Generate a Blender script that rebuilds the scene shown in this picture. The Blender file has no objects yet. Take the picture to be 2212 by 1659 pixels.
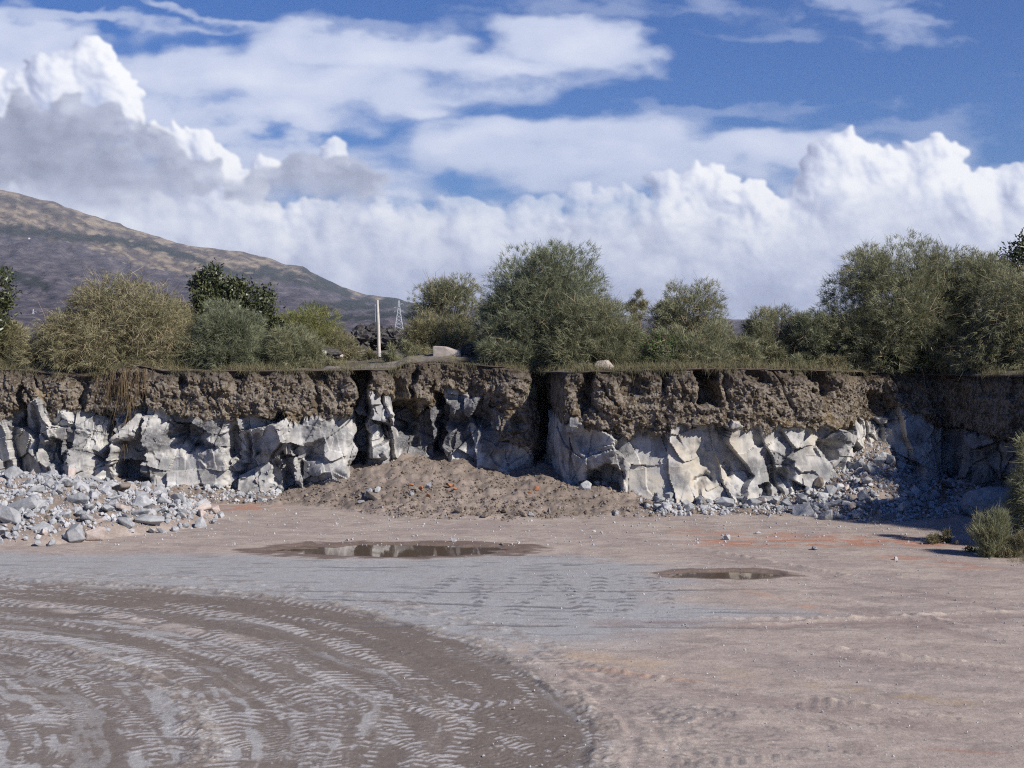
import bpy, bmesh, math, random
import numpy as np
from mathutils import Vector, Matrix
C = bpy.context.scene.collection
R = math.radians
# ------------------------------------------------------------------ camera
F = 3212.0                      # focal length in measured units (photo measured at 2212 wide)
HZ, CX, CAMZ = 713.0, 1106.0, 8.0
cam = bpy.data.cameras.new('camera'); co = bpy.data.objects.new('camera', cam); C.objects.link(co)
co.location = (0, 0, CAMZ); co.rotation_euler = (R(90) - math.atan((829.5 - HZ) / F), 0, 0)
cam.sensor_width = 36; cam.lens = 36 * F / 2212; cam.clip_start = .5; cam.clip_end = 60000
bpy.context.scene.camera = co
sc = bpy.context.scene
# ------------------------------------------------------------------ nodes helper
class N:
    def __init__(s, nt): s.nt = nt; nt.nodes.clear()
    def new(s, t, **k):
        n = s.nt.nodes.new(t)
        for a, b in k.items(): setattr(n, a, b)
        return n
    def put(s, sock, v):
        if isinstance(v, bpy.types.NodeSocket): s.nt.links.new(v, sock)
        elif v is not None:
            if hasattr(sock.default_value, '__len__') and not hasattr(v, '__len__'): v = (v,) * len(sock.default_value)
            if hasattr(v, '__len__') and len(sock.default_value) == 4 and len(v) == 3: v = (*v, 1)
            sock.default_value = v
    def m(s, op, a, b=None, c=None, clamp=False):
        n = s.new('ShaderNodeMath', operation=op, use_clamp=clamp)
        for i, v in enumerate((a, b, c)): s.put(n.inputs[i], v)
        return n.outputs[0]
    def v(s, op, a, b=None, sc=None):
        n = s.new('ShaderNodeVectorMath', operation=op)
        s.put(n.inputs[0], a); s.put(n.inputs[1], b)
        if sc is not None: s.put(n.inputs['Scale'], sc)
        return n.outputs[0]
    def noise(s, vec, scale, detail=5, rough=.55, dist=0, col=False):
        n = s.new('ShaderNodeTexNoise'); s.put(n.inputs['Vector'], vec); n.inputs['Scale'].default_value = scale
        n.inputs['Detail'].default_value = detail; n.inputs['Roughness'].default_value = rough; n.inputs['Distortion'].default_value = dist
        return n.outputs['Color' if col else 'Fac']
    def vor(s, vec, scale, detail=0, feat='F1', smooth=.5, out='Distance'):
        n = s.new('ShaderNodeTexVoronoi', feature=feat); s.put(n.inputs['Vector'], vec); n.inputs['Scale'].default_value = scale
        n.inputs['Detail'].default_value = detail
        if feat == 'SMOOTH_F1': n.inputs['Smoothness'].default_value = smooth
        return n.outputs[out]
    def ss(s, x, a, b):
        n = s.new('ShaderNodeMapRange', interpolation_type='SMOOTHSTEP'); s.put(n.inputs[0], x)
        s.put(n.inputs[1], a); s.put(n.inputs[2], b); return n.outputs[0]
    def lin(s, x, a, b, c=0., d=1.):
        n = s.new('ShaderNodeMapRange'); s.put(n.inputs[0], x)
        for i, q in enumerate((a, b, c, d)): s.put(n.inputs[i + 1], q)
        return n.outputs[0]
    def mix(s, f, a, b, mode='MIX'):
        n = s.new('ShaderNodeMix', data_type='RGBA', blend_type=mode); s.put(n.inputs[0], f); s.put(n.inputs[6], a); s.put(n.inputs[7], b)
        return n.outputs[2]
    def curve(s, x, pts, x0, x1, y0, y1):
        n = s.new('ShaderNodeFloatCurve'); c = n.mapping.curves[0]
        q = [((a - x0) / (x1 - x0), (b - y0) / (y1 - y0)) for a, b in pts]
        c.points[0].location = q[0]; c.points[1].location = q[-1]
        for p in q[1:-1]: c.points.new(*p)
        n.mapping.update(); s.put(n.inputs['Value'], s.lin(x, x0, x1))
        return s.lin(n.outputs[0], 0., 1., y0, y1)
# ------------------------------------------------------------------ sun + sky
SUN = Vector((.66, -.46, .60)).normalized()
sl = bpy.data.lights.new('sun', 'SUN'); sl.energy = 5.0; sl.angle = R(.53); sl.color = (1, .94, .855)
so = bpy.data.objects.new('sun', sl); C.objects.link(so); so.rotation_euler = SUN.to_track_quat('Z', 'Y').to_euler(); so.location = (30, -20, 40)
w = bpy.data.worlds.new('World'); sc.world = w; w.use_nodes = True
n = N(w.node_tree)
sky = n.new('ShaderNodeTexSky', sky_type='NISHITA'); sky.sun_disc = False; sky.sun_elevation = math.asin(SUN.z)
sky.sun_rotation = math.atan2(SUN.x, SUN.y); sky.altitude = 700; sky.air_density = 1.0; sky.dust_density = .3; sky.ozone_density = 3.0
skc = n.v('MULTIPLY', sky.outputs[0], (.215, .43, .83))
bg = n.new('ShaderNodeBackground'); n.put(bg.inputs[0], skc); bg.inputs[1].default_value = .085
out = n.new('ShaderNodeOutputWorld'); n.nt.links.new(bg.outputs[0], out.inputs[0])
w.cycles.sampling_method = 'MANUAL'; w.cycles.sample_map_resolution = 512
sc.view_settings.view_transform = 'Standard'; sc.view_settings.look = 'None'; sc.view_settings.exposure = .3; sc.view_settings.gamma = 1
sc.cycles.max_bounces = 4; sc.cycles.diffuse_bounces = 2; sc.cycles.filter_width = 1.15; sc.cycles.volume_bounces = 0; sc.cycles.transparent_max_bounces = 8; sc.cycles.use_denoising = False
# ------------------------------------------------------------------ numpy noise
def hsh(ix, iy, s=0):
    h = (ix.astype(np.int64) * 374761393 + iy.astype(np.int64) * 668265263 + s * 974634777) & 0xffffffff
    h = ((h ^ (h >> 13)) * 1274126177) & 0xffffffff
    h = ((h ^ (h >> 16)) * 2246822519) & 0xffffffff
    return ((h ^ (h >> 15)) & 0xffffff) / float(0xffffff)
_pr = np.random.default_rng(1234); _pm = np.tile(_pr.permutation(1024), 3).astype(np.int32); _ga = _pr.random(1024) * 2 * np.pi
_gx = (np.cos(_ga) * 1.4).astype(np.float32); _gy = (np.sin(_ga) * 1.4).astype(np.float32)
def pn(x, y, s=0):
    x, y = np.broadcast_arrays(np.asarray(x, float), np.asarray(y, float))
    fx0 = np.floor(x); fy0 = np.floor(y); fx = (x - fx0).astype(np.float32); fy = (y - fy0).astype(np.float32)
    ix = (fx0.astype(np.int32) + (s * 131) % 977) & 1023; iy = fy0.astype(np.int32) & 1023
    a0 = _pm[ix]; a1 = _pm[ix + 1]; h00 = _pm[a0 + iy]; h01 = _pm[a0 + iy + 1]; h10 = _pm[a1 + iy]; h11 = _pm[a1 + iy + 1]
    u = fx * fx * fx * (fx * (fx * 6 - 15) + 10); v = fy * fy * fy * (fy * (fy * 6 - 15) + 10)
    g00 = _gx[h00] * fx + _gy[h00] * fy; g10 = _gx[h10] * (fx - 1) + _gy[h10] * fy
    g01 = _gx[h01] * fx + _gy[h01] * (fy - 1); g11 = _gx[h11] * (fx - 1) + _gy[h11] * (fy - 1)
    p = g00 + (g10 - g00) * u; q = g01 + (g11 - g01) * u
    return p + (q - p) * v
def fbm(x, y, o=4, s=0, r=.5):
    t = 0; a = 1.
    for i in range(o):
        t = t + a * pn(x, y, s + i * 7); a *= r; x = x * 2.03 + 5.1; y = y * 2.03 + 1.7
    return t
def vor(x, y, s=0, jit=.95):
    ix, iy = np.floor(x).astype(np.int64), np.floor(y).astype(np.int64)
    f1 = np.full(x.shape, 9.); f2 = f1.copy(); ci = ix.copy(); cj = iy.copy(); px = x.copy(); py = y.copy()
    for dx in (-1, 0, 1):
        for dy in (-1, 0, 1):
            a, b = ix + dx, iy + dy
            qx = a + .5 + (hsh(a, b, s) - .5) * jit; qy = b + .5 + (hsh(a, b, s + 1) - .5) * jit
            d = np.hypot(x - qx, y - qy); n1 = d < f1
            f2 = np.where(n1, f1, np.minimum(f2, d)); f1 = np.where(n1, d, f1)
            ci = np.where(n1, a, ci); cj = np.where(n1, b, cj); px = np.where(n1, qx, px); py = np.where(n1, qy, py)
    return f1, f2, ci, cj, px, py
def smst(x, a, b):
    t = np.clip((x - a) / (b - a), 0, 1); return t * t * (3 - 2 * t)
def kp(x, pts): return np.interp(x, [p[0] for p in pts], [p[1] for p in pts])
def lerp(a, b, t): return a + (b - a) * t
# ------------------------------------------------------------------ objects helper
def tag(o, label=None, cat=None, group=None, kind=None):
    if label: o['label'] = label
    if cat: o['category'] = cat
    if group: o['group'] = group
    if kind: o['kind'] = kind
    return o
def link(name, me, parent=None, mat=None):
    o = bpy.data.objects.new(name, me); C.objects.link(o)
    if parent: o.parent = parent
    if mat: me.materials.append(mat)
    return o
def empty(name, loc, label=None, cat=None, group=None):
    o = bpy.data.objects.new(name, None); C.objects.link(o); o.location = loc; return tag(o, label, cat, group)
def mesh_np(name, V, F4, smooth=True, attrs=None, colr=None):
    V = np.asarray(V, dtype=np.float32); F4 = np.asarray(F4, dtype=np.int32); k = F4.shape[1]
    me = bpy.data.meshes.new(name); me.vertices.add(len(V)); me.vertices.foreach_set('co', V.ravel())
    me.loops.add(F4.size); me.loops.foreach_set('vertex_index', F4.ravel())
    me.polygons.add(len(F4)); me.polygons.foreach_set('loop_start', np.arange(0, F4.size, k, dtype=np.int32))
    me.polygons.foreach_set('use_smooth', np.full(len(F4), smooth))
    for an, av in (attrs or {}).items():
        a = me.attributes.new(an, 'FLOAT', 'POINT'); a.data.foreach_set('value', np.asarray(av, dtype=np.float32).ravel())
    if colr is not None:
        a = me.attributes.new('tint', 'FLOAT_COLOR', 'POINT'); a.data.foreach_set('color', np.asarray(colr, dtype=np.float32).ravel())
    me.update(calc_edges=True); return me
def grid_faces(nr, nc, flip=False):
    i = np.arange(nr - 1)[:, None] * nc + np.arange(nc - 1)[None, :]
    f = np.stack([i, i + 1, i + nc + 1, i + nc], -1).reshape(-1, 4)
    return f[:, ::-1] if flip else f
def at(xd, yd, Y): return Vector(((xd - CX) / F * Y, Y, CAMZ - (yd - HZ) / F * Y))
def mat(name):
    m = bpy.data.materials.new(name); m.use_nodes = True; n = N(m.node_tree)
    b = n.new('ShaderNodeBsdfPrincipled'); o = n.new('ShaderNodeOutputMaterial'); n.nt.links.new(b.outputs[0], o.inputs[0])
    return m, n, b, o
def attr(n, name, out='Fac'): return n.new('ShaderNodeAttribute', attribute_name=name).outputs[out]
def bump(n, b, h, st, dist):
    q = n.new('ShaderNodeBump'); q.inputs['Strength'].default_value = st; q.inputs['Distance'].default_value = dist
    n.put(q.inputs['Height'], h); n.nt.links.new(q.outputs[0], b.inputs['Normal'])
# ------------------------------------------------------------------ clouds: a far shell of sky in front of the lens and well to both sides
S_ = 2.2; gu = np.arange(-1900, 4100, S_); gv = np.arange(-900, 790, S_); GU, GV = np.meshgrid(gu, gv)
def lin_(r, g, b): return np.array([((c / 255) ** 2.2) for c in (r, g, b)])
def blur(a, k, it=2):
    for _ in range(it):
        for ax in (0, 1):
            p = np.concatenate([np.repeat(a.take([0], ax), k + 1, ax), a, np.repeat(a.take([-1], ax), k, ax)], ax); c = np.cumsum(p, ax, dtype=np.float64)
            nn = a.shape[ax]; a = (c.take(range(2 * k + 1, 2 * k + 1 + nn), ax) - c.take(range(nn), ax)) / (2 * k + 1)
    return a
def puff_field(seeds, seed, levels=3):
    rg = random.Random(seed); H = np.full(GU.shape, -999.); todo = [(x, y, r, 0., 0) for x, y, r in seeds]
    while todo:
        x, y, r, z, lv = todo.pop(); i0, i1 = int((x - r - gu[0]) / S_), int((x + r - gu[0]) / S_) + 2; j0, j1 = int((y - r - gv[0]) / S_), int((y + r - gv[0]) / S_) + 2
        if i1 < 1 or j1 < 1 or i0 >= len(gu) or j0 >= len(gv): continue
        i0, j0 = max(i0, 0), max(j0, 0); d2 = r * r - (GU[j0:j1, i0:i1] - x) ** 2 - (GV[j0:j1, i0:i1] - y) ** 2
        H[j0:j1, i0:i1] = np.where(d2 > 0, np.maximum(H[j0:j1, i0:i1], z + np.sqrt(np.maximum(d2, 0))), H[j0:j1, i0:i1])
        if lv < levels and r > 7:
            for _ in range(9):
                a = rg.uniform(0, 6.283); e = rg.uniform(.0, 1.); rr = r * rg.uniform(.30, .52); q = math.sqrt(e) * .92
                todo.append((x + r * q * math.cos(a), y + r * q * math.sin(a) * .92 - .06 * r, rr, z + r * math.sqrt(max(0, 1 - q * q)) * .85 - rr * .35, lv + 1))
    return H
WU = GU + 9 * fbm(GU / 45, GV / 45, 4, 51) + 22 * fbm(GU / 170, GV / 150, 3, 53); WV = GV + 9 * fbm(GU / 45 + 7, GV / 45, 4, 55) + 18 * fbm(GU / 170 + 5, GV / 150, 3, 57)
def sample(A, u, v):
    x = np.clip((u - gu[0]) / S_, 0, len(gu) - 1.01); y = np.clip((v - gv[0]) / S_, 0, len(gv) - 1.01); i = x.astype(int); j = y.astype(int); fx = x - i; fy = y - j
    return (A[j, i] * (1 - fx) + A[j, i + 1] * fx) * (1 - fy) + (A[j + 1, i] * (1 - fx) + A[j + 1, i + 1] * fx) * fy
rg = random.Random(3)
SEEDS = [(190, 150, 64), (120, 205, 76), (50, 240, 70), (235, 235, 70), (-10, 170, 30), (-60, 260, 80), (290, 270, 42), (150, 290, 80), (400, 312, 36), (432, 342, 50), (385, 365, 50), (480, 352, 30), (350, 300, 26), (560, 362, 26), (596, 368, 18), (520, 415, 52), (722, 332, 30), (700, 352, 30), (742, 356, 22), (440, 420, 70),
 (330, 500, 70), (420, 480, 60), (480, 520, 80), (560, 490, 60), (640, 490, 48), (600, 560, 60), (700, 470, 40), (290, 470, 40), (800, 505, 50), (900, 490, 50), (965, 462, 36), (740, 545, 58), (850, 560, 76), (1000, 520, 70), (930, 560, 60), (1060, 500, 50), (1130, 490, 48), (1190, 465, 36), (1245, 428, 28), (1300, 490, 56), (1350, 450, 40), (1400, 455, 42),
 (1452, 402, 38), (1500, 392, 34), (1545, 380, 26), (1530, 430, 50), (1600, 440, 44), (1460, 490, 80), (1640, 490, 66), (1700, 500, 60), (1790, 350, 60), (1850, 345, 50), (1765, 410, 60), (1900, 400, 66), (1985, 352, 46), (2030, 346, 40), (2050, 400, 56), (1960, 430, 76), (2120, 430, 52), (2200, 410, 58), (2100, 500, 90), (1850, 480, 90), (2270, 380, 60), (2190, 500, 80), (1760, 560, 80), (1960, 560, 90)]
for _ in range(46): SEEDS.append((rg.uniform(250, 2300), rg.uniform(540, 700), rg.uniform(45, 95)))
for _ in range(26): SEEDS.append((rg.uniform(2330, 4000), rg.uniform(360, 560), rg.uniform(50, 120)))
for _ in range(26): SEEDS.append((rg.uniform(-1800, -120), rg.uniform(230, 520), rg.uniform(60, 140)))
H = blur(sample(np.maximum(puff_field(SEEDS, 5), -40), WU, WV), 1, 1)
H = H + 5 * fbm(GU / 16, GV / 16, 4, 61) + 2.5 * fbm(GU / 6, GV / 6, 3, 62)
def shade(H, k):
    Hs = blur(H, k, 2); gy, gx = np.gradient(Hs, S_); nn = np.sqrt(1 + gx ** 2 + gy ** 2); return (-gx * .62 + gy * -(-.55) * 1 + .56) / nn
# picture rows run downward, so a surface that faces up has its height growing downward
lit = .50 * shade(H, 1) + .60 * shade(H, 5) + .45 * shade(H, 16)
bel = GV - np.interp(GU, *zip(*[(-1900, 330), (-100, 150), (60, 160), (190, 90), (260, 160), (330, 300), (430, 290), (560, 335), (620, 420), (700, 320), (760, 330), (790, 420), (950, 425), (1250, 405), (1450, 390), (1540, 360), (1650, 430), (1740, 380), (1800, 300), (1900, 320), (2010, 305), (2120, 400), (2210, 360), (4100, 380)]))
patchy = fbm(GU / 120, GV / 80, 4, 69)
aH = smst(H, -14, 16) * np.interp(GU, (700, 800, 1380, 1450), (1, .5, .5, 1)) * np.clip(.98 - .62 * smst(bel + 60 * patchy, 60, 190), 0, 1)
bot = smst(GV, 470, 690)
body = .70 + (.58 - .22 * smst(bel, 20, 120)) * (lit - .80) + .12 * fbm(GU / 220, GV / 120, 4, 63) - .20 * bot
wis = fbm(GU / 60, GV / 45, 6, 65, .6)
body = np.clip(body + .07 * wis, 0, 1)
def ramp(t, stops):
    t = np.clip(t, 0, 1); xs_ = [q[0] for q in stops]; return np.stack([np.interp(t, xs_, [q[1][c] for q in stops]) for c in range(3)], -1)
cum = ramp(body, [(0, lin_(138, 145, 172)), (.35, lin_(168, 176, 204)), (.62, lin_(206, 212, 232)), (.85, lin_(238, 240, 248)), (1, lin_(252, 252, 254))])
# the hazy mass of cloud filling everything below the heads
TOPP = [(-1900, 330), (-100, 300), (120, 230), (330, 330), (480, 400), (620, 440), (760, 400), (950, 440), (1250, 445), (1500, 440), (1700, 450), (1780, 400), (2000, 410), (2200, 450), (4100, 420)]
aF = smst(GV + 26 * wis, np.interp(GU, *zip(*TOPP)) - 30, np.interp(GU, *zip(*TOPP)) + 60)
fs = .57 + .16 * fbm(GU / 150, GV / 110, 5, 67) + .10 * wis - .26 * smst(GV, 500, 680) + .25 * smst(GU, 600, 250) * smst(GV, 430, 500)
fill = ramp(fs, [(0, lin_(145, 153, 182)), (.4, lin_(178, 186, 212)), (.7, lin_(218, 223, 238)), (1, lin_(245, 246, 250))])
# thin high sheets
QU = GU + 40 * fbm(GU / 200, GV / 90, 5, 71, .6); QV = GV + 26 * fbm(GU / 240 + 3, GV / 90, 5, 73, .6)
def el_(cx, cy, rx, ry, rot=0, p=1.): c, s = math.cos(rot), math.sin(rot); x, y = QU - cx, QV - cy; return 1 - np.hypot((x * c + y * s) / rx, (-x * s + y * c) / ry) ** p
veil = np.full(GU.shape, -3.)
for e in ((560, 175, 560, 95, .06), (820, 120, 420, 62, .10), (1240, 105, 210, 78, .08), (1080, 150, 330, 55, -.02), (560, 250, 330, 55, 0), (1250, 340, 560, 92, 0), (1000, 300, 260, 55, -.05), (1650, 330, 320, 62, .05), (2050, 420, 420, 90, 0), (700, 380, 260, 60, 0), (-300, 120, 560, 120, 0), (60, 150, 240, 90, 0), (60, 95, 260, 40, .1), (2900, 200, 600, 90, 0), (900, 235, 70, 25, 0), (620, 340, 200, 50, 0), (420, 290, 160, 50, 0)):
    veil = np.maximum(veil, el_(*e))
str_ = fbm(QU / 190, QV / 38, 6, 75, .55)
sof = blur(str_, 6, 2)
aV = smst(veil + .40 * sof + .14 * str_, -.16, .50) * .93
thin = lambda cx, cy, rx, ry, rot, k_: smst(el_(cx, cy, rx, ry, rot) + .5 * str_ + .4 * sof, .0, .9) * k_
aV = np.maximum.reduce([aV, thin(230, 45, 420, 26, .09, .8), thin(430, 30, 260, 16, .16, .8), thin(420, 62, 260, 14, .14, .7), thin(60, 60, 200, 40, .05, .8), thin(800, 55, 260, 22, .05, .45), thin(1820, 20, 210, 75, .25, .62), thin(1680, 75, 160, 20, .05, .35), thin(1300, 20, 320, 40, 0, .4), thin(2000, 290, 420, 60, 0, .35), thin(1560, 235, 300, 28, 0, .35), thin(-500, -200, 900, 120, .1, .5), thin(1500, -350, 1200, 90, .05, .4)])
vs = .56 + .30 * np.clip(veil, -.3, 1) + .16 * sof + .05 * str_ + .03 * wis - .16 * smst(GV, 260, 420)
vc = ramp(vs, [(0, lin_(140, 160, 205)), (.45, lin_(176, 188, 218)), (.75, lin_(202, 210, 232)), (1, lin_(224, 229, 243))])
# grey clouds drifting in front on the left
gr = np.full(GU.shape, -3.)
RU = GU + 34 * fbm(GU / 90, GV / 60, 5, 81, .6); RV = GV + 26 * fbm(GU / 90 + 4, GV / 60, 5, 83, .6)
for cx_, cy_, rx, ry in ((90, 320, 210, 70), (230, 360, 170, 55), (60, 270, 90, 40), (330, 400, 110, 42), (-250, 330, 330, 110), (120, 400, 330, 60), (640, 405, 165, 52), (560, 425, 90, 30), (760, 400, 90, 36), (415, 255, 45, 18), (380, 280, 70, 20), (240, 310, 60, 45)):
    gr = np.maximum(gr, 1 - np.hypot((RU - cx_) / rx, (RV - cy_) / ry))
G2 = []
_g = random.Random(8)
for cx_, cy_, rx, ry in ((90, 325, 190, 50), (230, 365, 150, 40), (70, 275, 110, 34), (120, 330, 240, 70), (340, 400, 100, 34), (200, 420, 220, 40), (-300, 330, 300, 80), (640, 410, 150, 30), (760, 400, 70, 20)):
    for _ in range(int(rx / 8)): a_ = _g.uniform(0, 6.28); q_ = math.sqrt(_g.random()); G2.append((cx_ + rx * q_ * math.cos(a_), cy_ + ry * q_ * math.sin(a_), _g.uniform(22, 46)))
HG = blur(sample(np.maximum(puff_field(G2, 6, 2), -30), WU * .6 + RU * .4, WV * .6 + RV * .4), 2, 2); lg = .5 * shade(HG, 3) + .5 * shade(HG, 10)
aG = np.clip(smst(HG + 16 * fbm(GU / 26, GV / 22, 5, 85) + 10 * wis, -12, 26), 0, 1) * smst(GV + 30 * patchy, 470, 370) * np.clip(.90 + .30 * fbm(GU / 90, GV / 60, 5, 89, .6), .45, .95)
aG0 = smst(gr + .22 * fbm(GU / 40, GV / 30, 5, 85), .02, .30) * .94 * smst(GV, 520, 430)
gc = ramp(.30 + .62 * (lg - .55) + .22 * fbm(GU / 130, GV / 70, 6, 87, .6) + .25 * smst(gr, .4, .0) + .3 * smst(GV, 340, 460), [(0, lin_(134, 140, 162)), (.5, lin_(160, 166, 188)), (1, lin_(196, 202, 222))])
def comp(base, ab, c, a): A_ = a + ab * (1 - a); return (c * a[..., None] + base * (ab * (1 - a))[..., None]) / np.maximum(A_, 1e-4)[..., None], A_
CC, AA = vc, aV
CC, AA = comp(CC, AA, fill, aF); CC, AA = comp(CC, AA, cum, aH * .97); CC, AA = comp(CC, AA, gc, aG)
AA = AA * smst(GU, -1900, -1300) * smst(GU, 4100, 3500) * smst(GV, -900, -600)
def axis(a0, a1, b0, b1, s1, s2): return np.concatenate([np.arange(a0, b0, s2), np.arange(b0, b1, s1), np.arange(b1, a1, s2)])
du = axis(-1890, 4080, -60, 2280, 2.2, 9.); dv = axis(-890, 780, -20, 720, 2.2, 9.); DU, DV = np.meshgrid(du, dv)
azd = (DU - CX) / F; azd = np.arctan(azd) * np.where(np.abs(azd) < .5, 1, 1); eld = np.arctan((HZ - DV) / F * np.cos(azd)); RD = 30000.
SV = np.stack([RD * np.sin(azd) * np.cos(eld), RD * np.cos(azd) * np.cos(eld), RD * np.sin(eld)], -1)
CC = np.stack([blur(CC[..., c], 1, 1) for c in range(3)], -1); AA = blur(AA, 1, 1)
ch = [sample(CC[..., c], DU, DV) for c in range(3)] + [sample(AA, DU, DV)]
me = mesh_np('sky', SV.reshape(-1, 3), grid_faces(len(dv), len(du)), True, None, np.stack(ch, -1).reshape(-1, 4))
m_, n, b, o = mat('cloud_layer'); n.nt.nodes.remove(b); m_.cycles.emission_sampling = 'NONE'
em = n.new('ShaderNodeEmission'); n.put(em.inputs[0], attr(n, 'tint', 'Color')); em.inputs[1].default_value = .92; tr = n.new('ShaderNodeBsdfTransparent'); mx = n.new('ShaderNodeMixShader'); n.put(mx.inputs[0], attr(n, 'tint', 'Alpha'))
n.nt.links.new(tr.outputs[0], mx.inputs[1]); n.nt.links.new(em.outputs[0], mx.inputs[2]); n.nt.links.new(mx.outputs[0], o.inputs[0])
tag(link('sky', me, None, m_), kind='structure')
# ------------------------------------------------------------------ materials
def m_cliff():
    m, n, b, o = mat('cliff_rock_and_soil'); g = n.new('ShaderNodeNewGeometry').outputs['Position']
    soil = attr(n, 'soil'); dark = attr(n, 'dark'); tan = attr(n, 'tan')
    vs = n.v('MULTIPLY', g, (1.6, 1.6, .22))
    st = n.noise(vs, 3.0, 6, .6); big = n.noise(g, .8, 6, .6); fine = n.noise(g, 14, 5, .65)
    rock = n.mix(n.ss(big, .36, .62), (.22, .22, .222), (.475, .465, .445))
    rock = n.mix(n.m('MULTIPLY', n.ss(st, .5, .68), .6), rock, (.62, .61, .60))
    rock = n.mix(n.m('MULTIPLY', n.ss(n.noise(vs, 6.0, 4, .6), .56, .72), .35), rock, (.17, .17, .17))
    rock = n.mix(n.m('MULTIPLY', n.ss(n.noise(g, .55, 5, .6), .46, .66), tan), rock, (.46, .415, .345))
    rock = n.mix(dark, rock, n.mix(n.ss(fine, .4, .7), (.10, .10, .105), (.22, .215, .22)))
    rock = n.mix(n.m('MULTIPLY', n.ss(fine, .55, .75), .3), rock, (.58, .57, .56))
    cl = n.vor(g, 5.5, 2, out='Color'); sv = n.new('ShaderNodeSeparateColor'); n.put(sv.inputs[0], cl)
    s = n.mix(n.ss(n.noise(g, 1.1, 6, .65), .35, .65), (.068, .052, .036), (.142, .112, .076))
    s = n.mix(n.m('MULTIPLY', n.ss(n.noise(n.v('MULTIPLY', g, (.35, .35, 2.2)), 1.3, 6, .65), .5, .62), .45), s, (.075, .066, .06))
    s = n.mix(n.m('MULTIPLY', n.ss(n.noise(g, .7, 5, .6, .5), .52, .66), .6), s, (.20, .145, .072))
    s = n.mix(n.m('MULTIPLY', n.ss(sv.outputs[0], .74, .96), .55), s, (.33, .29, .25))
    s = n.mix(n.m('MULTIPLY', n.ss(n.noise(g, 9, 5, .7), .52, .68), .5), s, (.06, .048, .038))
    zz = n.new('ShaderNodeSeparateXYZ'); n.put(zz.inputs[0], g); s = n.mix(n.m('MULTIPLY', n.ss(n.m('ADD', zz.outputs[2], n.m('MULTIPLY', fine, .9)), 5.7, 6.3), .6), s, (.055, .042, .032))  # dark humus top of the soil, deepened by painted shade under the lip
    e = n.m('ADD', soil, n.m('MULTIPLY', n.m('SUBTRACT', fine, .5), .9))
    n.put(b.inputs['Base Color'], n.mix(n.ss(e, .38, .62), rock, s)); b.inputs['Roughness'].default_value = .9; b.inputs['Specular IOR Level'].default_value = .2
    hh = n.m('ADD', n.m('MULTIPLY', n.noise(g, 7, 8, .7), n.m('MULTIPLY_ADD', soil, 1.2, .35)), n.m('MULTIPLY', n.vor(g, 6, 3), n.m('MULTIPLY', soil, .8)))
    bump(n, b, hh, .8, .09); return m
def m_ground():
    m, n, b, o = mat('quarry_mud'); g = n.new('ShaderNodeNewGeometry').outputs['Position']
    c = attr(n, 'tint', 'Color'); al = attr(n, 'tint', 'Alpha')
    f1 = n.noise(g, 3.2, 8, .68); f2 = n.noise(n.v('MULTIPLY', g, (1, .5, 1)), 16, 5, .7)
    k = n.m('ADD', n.m('MULTIPLY', f1, .4), n.m('MULTIPLY', f2, .6))
    f3 = n.noise(n.v('MULTIPLY', g, (1, .7, 1)), 45, 3, .7)
    c = n.mix(1., c, n.mix(n.ss(f3, .32, .68), (.80, .79, .78), (1.2, 1.2, 1.2)), 'MULTIPLY')
    c2 = n.mix(1., c, n.mix(n.ss(k, .3, .7), (.78, .77, .76), (1.18, 1.18, 1.18)), 'MULTIPLY')
    pb = n.vor(n.v('MULTIPLY', g, (1, .8, 1)), 6.5, 0); rn = n.vor(n.v('MULTIPLY', g, (1, .8, 1)), 6.5, 0, out='Color'); sp = n.new('ShaderNodeSeparateColor'); n.put(sp.inputs[0], rn)
    peb = n.m('MULTIPLY', n.ss(pb, .22, .12), n.ss(sp.outputs[1], .84, .87))
    c2 = n.mix(n.m('MULTIPLY', peb, n.m('SUBTRACT', .8, al)), c2, (.45, .42, .39))
    n.put(b.inputs['Base Color'], c2)
    n.put(b.inputs['Roughness'], n.lin(al, 0., 1., .85, .38)); b.inputs['Specular IOR Level'].default_value = .35
    bump(n, b, n.m('ADD', n.m('ADD', n.m('MULTIPLY', f1, .35), n.m('MULTIPLY', f2, .5)), n.m('MULTIPLY', peb, .3)), .5, .035); return m
def m_attr(name, base, vary, rough=.8, sc_=8., bstr=.3, bd=.05, rnd=0.):
    """solid matter with noise between base and vary, optional random shift per object"""
    m, n, b, o = mat(name); g = n.new('ShaderNodeTexCoord').outputs['Object']
    c = n.mix(n.ss(n.noise(g, sc_, 6, .6), .35, .65), base, vary)
    if rnd:
        oi = n.new('ShaderNodeObjectInfo').outputs['Random']
        c = n.mix(1., c, n.mix(oi, (1 - rnd,) * 3, (1 + rnd, 1 + rnd * .95, 1 + rnd * .9)), 'MULTIPLY')
    n.put(b.inputs['Base Color'], c); b.inputs['Roughness'].default_value = rough; b.inputs['Specular IOR Level'].default_value = .25
    bump(n, b, n.noise(g, sc_ * 2.5, 6, .65), bstr, bd); return m
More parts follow.
